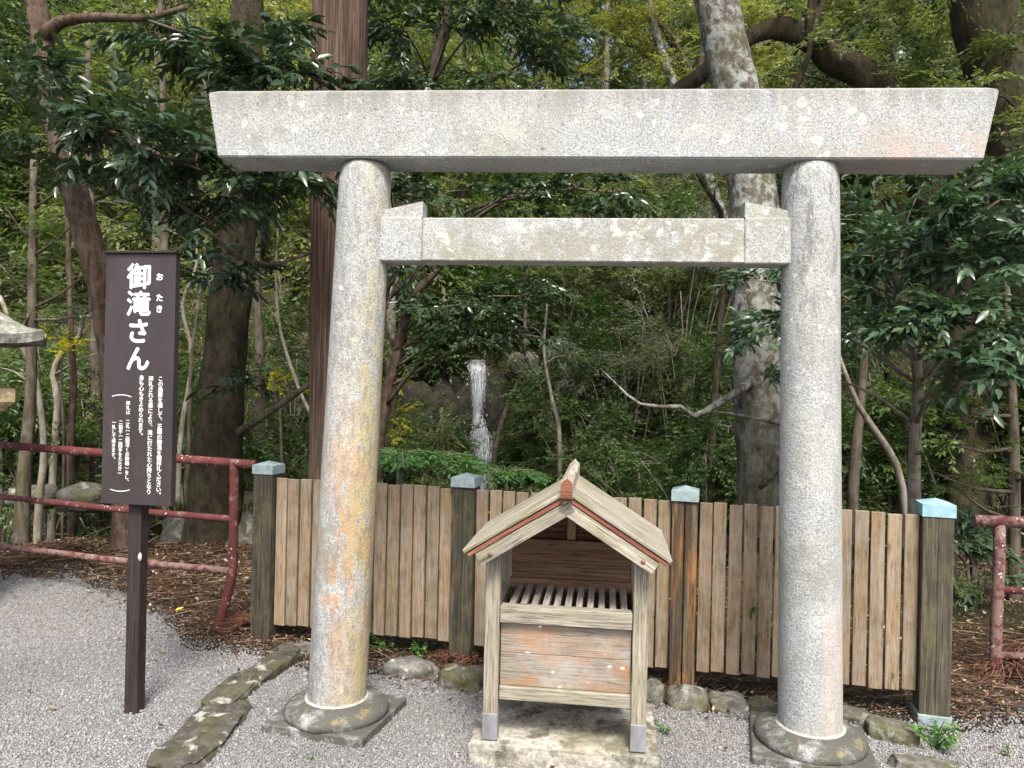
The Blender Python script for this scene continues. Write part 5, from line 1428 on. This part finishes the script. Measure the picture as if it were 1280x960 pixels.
sh = [(715, 9.5, 1.1, .6, S_FDARK, "dark low shrub right of the waterfall foot"), (740, 11.5, 2.0, 1.0, S_FINE, "olive shrub with pale twigs behind the offering box roof"), (800, 10.2, 1.9, 1.0, S_FDARK, "dense dark shrub centred between the box roof and the pale pillar"),
      (860, 11.2, 2.4, 1.1, S_FINE, "tall olive shrub left of the grey barked trunk"), (780, 12.6, 3.2, 1.2, S_FGREY, "grey green feathery shrub under the tie beam"), (850, 13, 3.6, 1.2, S_FGREY, "tall pale grey green shrub under the right half of the tie beam"), (700, 13.2, 2.4, 1.0, S_FDARK, "dark shrub above the stones beside the waterfall"),
      (930, 9.6, 1.3, .8, S_FDARK, "dark shrub at the foot of the grey barked trunk"), (676, 10.6, .9, .45, S_FDARK, "straggly shrub with pale twigs right of the waterfall pool"), (1010, 9.0, 1.2, .8, S_FDARK, "dark shrub directly behind the pale pillar"),
      (1110, 9.2, 1.0, .9, S_FDARK, "low dark shrub behind the blue capped post"), (1200, 8.4, 1.0, .9, S_FDARK, "dark shrub beyond the faded railing post"), (1280, 8.0, 1.3, .9, S_FDARK, "dark shrub at the picture edge beyond the faded railing"),
      (520, 12.2, 1.6, .7, S_FINE, "olive shrub left of the waterfall"), (510, 10.4, .9, .6, S_FDARK, "dark shrub behind the ferns"), (440, 11, 1.3, .9, S_FDARK, "dark shrub hidden behind the stained pillar"),
      (340, 9.6, .9, .7, S_FINE, "low olive shrub behind the first fence post"), (230, 9.4, .8, .7, S_FDARK, "low dark shrub behind the sign board"), (150, 10.5, 1.3, .9, S_FINE, "olive shrub left of the sign board"), (60, 9.6, .9, .8, S_FDARK, "dark shrub below the sun tinted maple"), (0, 9.2, 1.2, .9, S_FDARK, "dark shrub at the picture edge under the lantern"),
      (180, 12.5, 2.2, 1.2, S_FINE, "tall olive shrub far behind the sign board"), (290, 13, 2.4, 1.2, S_FDARK, "tall dark shrub behind the mossy dark trunk"), (380, 13.2, 2.4, 1.1, S_FINE, "tall olive shrub behind the cedar"), (70, 13, 2.6, 1.2, S_FINE, "tall olive shrub behind the slim reddish trunk")]
sh += [(20, 10.5, 1.6, 1.0, S_FDARK, "dense dark shrub behind the spotted slim trunk"), (110, 11.5, 2.0, 1.1, S_FDARK, "tall dark shrub between the slim reddish trunk and the sign board"), (200, 10.2, 1.7, .9, S_FDARK, "dark shrub just right of the sign board beyond the railing"), (250, 11.4, 2.4, 1.1, S_FINE, "tall olive shrub left of the mossy dark trunk"), (330, 10.8, 2.0, 1.0, S_FDARK, "dark shrub between the mossy dark trunk and the cedar"), (370, 12.0, 2.6, 1.0, S_FDARK, "taller dark shrub close behind the cedar"),
       (1090, 10.2, 2.0, 1.0, S_FDARK, "dark shrub behind the slender trunk right of the pale pillar"), (1160, 9.8, 1.8, 1.0, S_FINE, "olive shrub behind the trunk of the glossy leaved tree"), (1240, 9.6, 2.0, 1.0, S_FDARK, "dark shrub behind the thin conifer at the picture edge"), (1140, 12.0, 2.6, 1.2, S_FDARK, "tall dark shrub under the mass of glossy leaves"), (1230, 11.5, 2.6, 1.2, S_FDARK, "tall dark shrub deep under the glossy leaves at the picture edge"),
       (930, 10.8, 2.2, 1.0, S_FDARK, "tall dark shrub hiding the foot of the grey barked trunk"), (880, 9.4, 1.4, .8, S_FDARK, "bushy dark shrub left of the pale pillar above the fence"), (720, 12.4, 2.2, 1.0, S_FDARK, "bushy dark shrub up the bank from the box roof"), (548, 13.4, 1.6, .55, S_FDARK, "dark shrub pressing against the left side of the waterfall"), (655, 13.4, 1.5, .55, S_FDARK, "dark shrub pressing against the right side of the waterfall")]
SH_UP = {8: .5, 0: .7}
for i, (px, D, h, w, sp, lab) in enumerate(sh):
    shrub(px, 600, D, h * 1.0 + SH_UP.get(i, .9), w * 1.15, sp, lab, 200 + i, n=13, ns=64)
bank = [(760, 13.6, 2.6, 1.3, S_FDARK), (700, 14.8, 2.4, 1.2, S_FINE), (830, 14.2, 2.6, 1.3, S_FINE), (900, 13.2, 2.4, 1.2, S_FDARK), (960, 12.4, 2.2, 1.2, S_FINE), (650, 15.0, 1.6, .9, S_FDARK), (545, 14.9, 1.6, .8, S_FDARK), (520, 13.6, 2.0, .9, S_FINE), (575, 16.0, 1.6, 1.0, S_FDARK), (610, 16.2, 1.6, 1.0, S_FINE), (740, 15.5, 2.2, 1.4, S_FGREY), (820, 16, 2.6, 1.5, S_FINE), (900, 15.2, 2.4, 1.4, S_FDARK), (690, 16.5, 2.2, 1.4, S_FINE), (980, 15.0, 2.4, 1.4, S_FINE), (780, 18.5, 2.6, 1.6, S_FGREY), (870, 19, 2.8, 1.7, S_FGREY), (630, 17.5, 2.0, 1.3, S_FDARK), (1080, 14.5, 2.0, 1.4, S_FDARK),
        (1160, 13.5, 2.0, 1.3, S_FDARK), (1250, 13, 2.2, 1.3, S_FDARK), (700, 20, 2.6, 1.7, S_FDARK), (560, 19, 2.4, 1.6, S_FINE), (500, 16, 2.0, 1.3, S_FINE), (440, 17, 2.2, 1.4, S_FDARK), (350, 16.5, 2.0, 1.4, S_FINE), (260, 17, 2.0, 1.4, S_FDARK), (130, 16, 2.0, 1.4, S_FINE), (40, 17, 2.2, 1.5, S_FDARK), (1000, 18, 2.6, 1.6, S_FDARK), (1120, 18, 2.6, 1.6, S_FINE), (1230, 17, 2.6, 1.6, S_FDARK)]
BLAB = {"leaf olive": 0}
for i, (px, D, h, w, sp) in enumerate(bank):
    sp2 = dict(sp, leaf=sp['leaf'] * 1.5, L=sp['L'] * 1.4)
    cn = "olive" if sp is S_FINE else "grey green" if sp is S_FGREY else "dark green"
    shrub(px, 600, D, h, w, sp2, cn + " shrub high on the wooded bank behind the torii", 330 + i, n=13, ns=56, grp=cn + " shrubs on the wooded bank")
# evergreen shrub with glossy leaves beyond the railing, right
shrub(1215, 700, 5.4, .55, .4, dict(S_BLUE, leaf=.09, L=.24), "low glossy leaved shrub between the blue capped post and the faded railing", 301, B_BROWN, 6, 14)
# ferns just behind the fence
def fern(px, D, zb, r, n, label, seed):
    rg = np.random.default_rng(seed)
    p = P(px, 600, D); p.z = tz(p.x, p.y)
    root = thing("fern", label, "fern", p, 0, "ferns behind the fence")
    stm = MB(); C, A, L = [], [], []
    st = Vector((0, 0, zb))
    stm.tube([Vector((0, 0, -.05)), st * .5 + Vector((.02, 0, 0)), st], [.02, .018, .014], 6)
    for i in range(n):
        a = i * 2.4 + rg.uniform(-.3, .3); l = r * rg.uniform(.7, 1.1)
        pts = [st + Vector((math.cos(a) * l * t, math.sin(a) * l * t, l * (.55 * t - .65 * t * t))) for t in (0, .25, .5, .75, 1)]
        pp, pr = smooth_path(pts, [.006, .005, .004, .003, .0015], .045)
        stm.tube(pp, pr, 4)
        for j in range(2, len(pp) - 1):
            d = (pp[j + 1] - pp[j - 1]).normalized(); s = d.cross(Vector((0, 0, 1))).normalized()
            t = j / len(pp)
            for sg in (-1, 1):
                C.append(pp[j]); A.append(d * .35 + s * sg - Vector((0, 0, .15))); L.append(l * .36 * math.sin(math.pi * min(1, t * .85 + .12)))
    stm.obj("stem", B_BROWN, root)
    fr = spray_frames(np.array([tuple(c) for c in C]), np.array([tuple(a) for a in A]), np.array(L), 9, .06, rg, .12, .2)
    link("frond", leaves_mesh("frond", fr, 'fine', .2, L_FERN, (0, 0, 0)), root)
for i, (px, D, zb, r, n, lab) in enumerate([(500, 6.3, .86, .46, 13, "bright green fern showing above the fence beside the stained pillar"), (545, 6.6, .84, .5, 13, "bright green fern in the middle of the three beside the second post cap"), (632, 6.4, .74, .38, 10, "smaller green fern right of the second post cap")]):
    fern(px, D, zb, r, n, lab, 400 + i)
# grass tufts on the left bank
def tuft(p, n, L, label, seed, m):
    rg = np.random.default_rng(seed); b = MB()
    for i in range(n):
        a = rg.uniform(0, 6.28); l = L * rg.uniform(.6, 1.1); w = .005
        q = Vector((math.cos(a), math.sin(a), 0)); s = Vector((-q.y, q.x, 0)) * w
        o = Vector((rg.normal(0, .07), rg.normal(0, .05), 0))
        pts = [o + q * l * .8 * t * t + Vector((0, 0, l * (1.0 * t - .75 * t * t))) for t in (0, .33, .66, 1)]
        V = []
        for k, p_ in enumerate(pts): V += [p_ + s * (1 - k / 3.3), p_ - s * (1 - k / 3.3)]
        b.add(V, [(0, 1, 3, 2), (2, 3, 5, 4), (4, 5, 7, 6)])
    o = b.obj("grass_tuft", m, None, p)
    at = o.data.attributes.new("rnd", 'FLOAT', 'POINT'); at.data.foreach_set("value", rg.random(len(o.data.vertices)).astype(np.float32) * .6)
    return tag(o, label, "grass tuft")
L_GRASS = leafmat("grass blade", (.06, .085, .02), (.11, .14, .035), (.19, .20, .06), .5, .3)
for i, (px, py, D, lab) in enumerate([(228, 640, 7.4, "arching grass tuft right of the sign board below the railing"), (310, 610, 7.2, "long grass tuft drooping behind the first fence post"), (322, 640, 6.8, "grass tuft at the foot of the dark trunk beside the first fence post")]):
    p = P(px, py, D); 
    me = boulder_mesh("boulder", .28, .25, max(.2, p.z - tz(p.x, p.y)), m_rock_moss, 70 + i, 3, .3, 0, .3)
    o = link("boulder", me, None, (p.x, p.y + .05, tz(p.x, p.y))); tag(o, ("mossy boulder under the arching grass right of the sign board", "mossy boulder behind the first fence post under long grass", "mossy boulder between the dark trunk and the first fence post")[i], "rock", "mossy boulders on the bank")
    tuft(p, 90, .38, lab, 500 + i, L_GRASS)
for i, (px, py, D, sx, sz, lab) in enumerate([(105, 622, 8.0, .26, .16, "mossy boulder left of the sign board beyond the railing"), (40, 622, 8.3, .24, .14, "pale mossy boulder below the sun tinted maple"), (700, 440, 14.6, .35, .3, "tan boulder above and right of the waterfall"), (655, 455, 14.4, .3, .25, "grey boulder beside the top of the waterfall"), (670, 470, 14.2, .22, .16, "small grey stone beside the waterfall lip")]):
    p = P(px, py, D)
    o = link("boulder", boulder_mesh("boulder", sx, sx * .8, sz, m_rock if i > 1 else m_rock_moss, 90 + i, 3, .3, 0, .4), None, p)
    tag(o, lab, "rock", "mossy boulders on the bank")
# low ground cover on the far bank and the gully: nobody could count it
n = 21000
X = rng.uniform(-14, 12, n); Y = 8.6 + (rng.random(n) ** 1.3) * 26; X = X * np.clip(Y / 14, .7, 2.2)
pt = np.sin(X * 1.1 + 2) + np.sin(Y * .9 - X * .5) + rng.normal(0, .6, n)
k = (pt > -.9) & ~((np.abs(X - FALL.x * Y / 14) < .42) & (Y < 14.6))
X, Y = X[k], Y[k]; n = len(X)
C = np.stack([X, Y, terrain(X, Y) + (rng.random(n) ** 1.6) * 1.0 * np.clip(Y / 14, .6, 1.6)], -1)
A = rng.normal(size=(n, 3)) * np.array([1, 1, .3]) + np.array([0, -.4, .25])
frs = spray_frames(C, A, rng.uniform(.3, .6, n) * np.clip(Y / 13, .7, 2.2), 12, .085, rng, .2, .5)
frs[4] = frs[4] * np.clip(np.repeat(Y, 12) / 13, .7, 2.0)
tag(link("undergrowth", leaves_mesh("undergrowth", frs, 'fine', .22, L_MID, (0, 0, 0))), kind="stuff")
n = 7000
X = rng.uniform(-14, 14, n); Y = 13 + (rng.random(n) ** 1.2) * 26; X = X * Y / 16
C = np.stack([X, Y, terrain(X, Y) + (rng.random(n) ** 1.3) * 1.5], -1)
A = rng.normal(size=(n, 3)) * np.array([1, 1, .4]) + np.array([0, -.4, .3])
k = ~((np.abs(X - FALL.x) < .6) & (Y < 14.8)); C, A, Y = C[k], A[k], Y[k]; n = len(C)
frs = spray_frames(C, A, rng.uniform(.3, .6, n) * np.clip(Y / 13, .8, 2.2), 10, .10, rng, .2, .5)
frs[4] = frs[4] * np.clip(np.repeat(Y, 10) / 13, .8, 2.0)
tag(link("ground_cover", leaves_mesh("ground_cover", frs, 'fine', .22, L_OLIVE, (0, 0, 0))), kind="stuff")
# bare fallen sticks in the gully and on the bank
b = MB()
for i in range(1100):
    x = random.uniform(-8, 8); y = random.uniform(7.2, 18); x *= y / 11
    z = tz(x, y); a = random.uniform(0, 6.28); l = random.uniform(.3, 1.1); e = random.uniform(-.1, .6)
    p = Vector((x, y, z)); d = Vector((math.cos(a), math.sin(a) * .6, e)) * l
    b.tube(smooth_path([p, p + d * .4 + Vector((0, 0, random.uniform(-.05, .18))), p + d + Vector((random.uniform(-.2, .2), 0, random.uniform(-.1, .1)))], [.011, .009, .004], .3)[0], [.011, .010, .009, .008, .007, .005, .004, .003, .003, .003, .003, .003, .003], 4)
tag(b.obj("fallen_twigs", B_TWIG), kind="stuff")
# --- trees of the far bank: four kinds, copied
def proto(seed, h, spec, mb, spread, ns, nbl):
    rg = np.random.default_rng(seed)
    o = Vector((0, 0, 0)); pts = [o + Vector((rg.normal(0, .03 * i), rg.normal(0, .03 * i), h * i / 5)) for i in range(6)]
    bl_ = []
    for i in range(nbl):
        t = .10 + .9 * ((i + rg.random()) / nbl) ** .8; a = i * 2.4; r = spread * (1.1 - .5 * t) * rg.uniform(.5, 1)
        bl_.append((Vector((math.cos(a) * r, math.sin(a) * r, h * t)), (spread * .5, spread * .5, spread * .26), ns))
    return tree("bank_tree", None, "tree", pts, [.11, .10, .085, .07, .05, .03], mb, bl_, spec, seed, sides=8, grounded=False)
far_spec = [(dict(m=L_OLIVE, kind='fine', w=.24, leaf=.13, nl=10, L=.55, droop=.3, flat=.5), B_TWIG), (dict(m=L_MID, kind='fine', w=.24, leaf=.13, nl=10, L=.55, droop=.3, flat=.5), B_BROWN),
            (dict(m=L_YEL, kind='fine', w=.26, leaf=.12, nl=10, L=.5, droop=.25, flat=.45), B_TWIG), (dict(m=L_DARK, kind='fine', w=.24, leaf=.13, nl=10, L=.55, droop=.4, flat=.5), B_DARK)]
FLAB = ["olive leaved tree on the far wooded bank", "mid green tree on the far wooded bank", "yellow green tree on the far wooded bank", "dark green tree on the far wooded bank"]
protos = [proto(700 + i, 6.5, s, mb, 1.7, 66, 19) for i, (s, mb) in enumerate(far_spec)]
spots = []
rs = random.Random(5)
tries = 0
while len(spots) < 100 and tries < 9000:
    tries += 1
    y = 15.2 + (rs.random() ** 1.05) * 21
    x = rs.uniform(-1, 1) * (.74 * y + 1.5)
    if y < 17.5 and abs(x - FALL.x) < 1.4: continue
    md = 1.3 + .045 * y
    if y < 24 and -.04 < x / y < .36: continue
    if all((x - a) ** 2 + (y - b_) ** 2 > md * md for a, b_, _ in spots): spots.append((x, y, 0))
used = [False] * 4
for i, (x, y, _) in enumerate(spots):
    u = x / y
    wts = [3, 2.2, 2.6 if (u > .05 or u < -.3) else 1.6, 1.2 if y < 24 else .5]
    k = rs.choices(range(4), wts)[0]
    o = protos[k] if not used[k] else copy_tree(protos[k])
    used[k] = True
    o.location = (x, y, tz(x, y) - .2)
    s = rs.uniform(.75, 1.35)
    o.rotation_euler = (0, 0, rs.uniform(0, 6.28)); o.scale = (s, s, s * rs.uniform(.9, 1.2))
    o["label"] = FLAB[k]; o["group"] = FLAB[k].replace("tree", "trees")
    o["category"] = "tree"
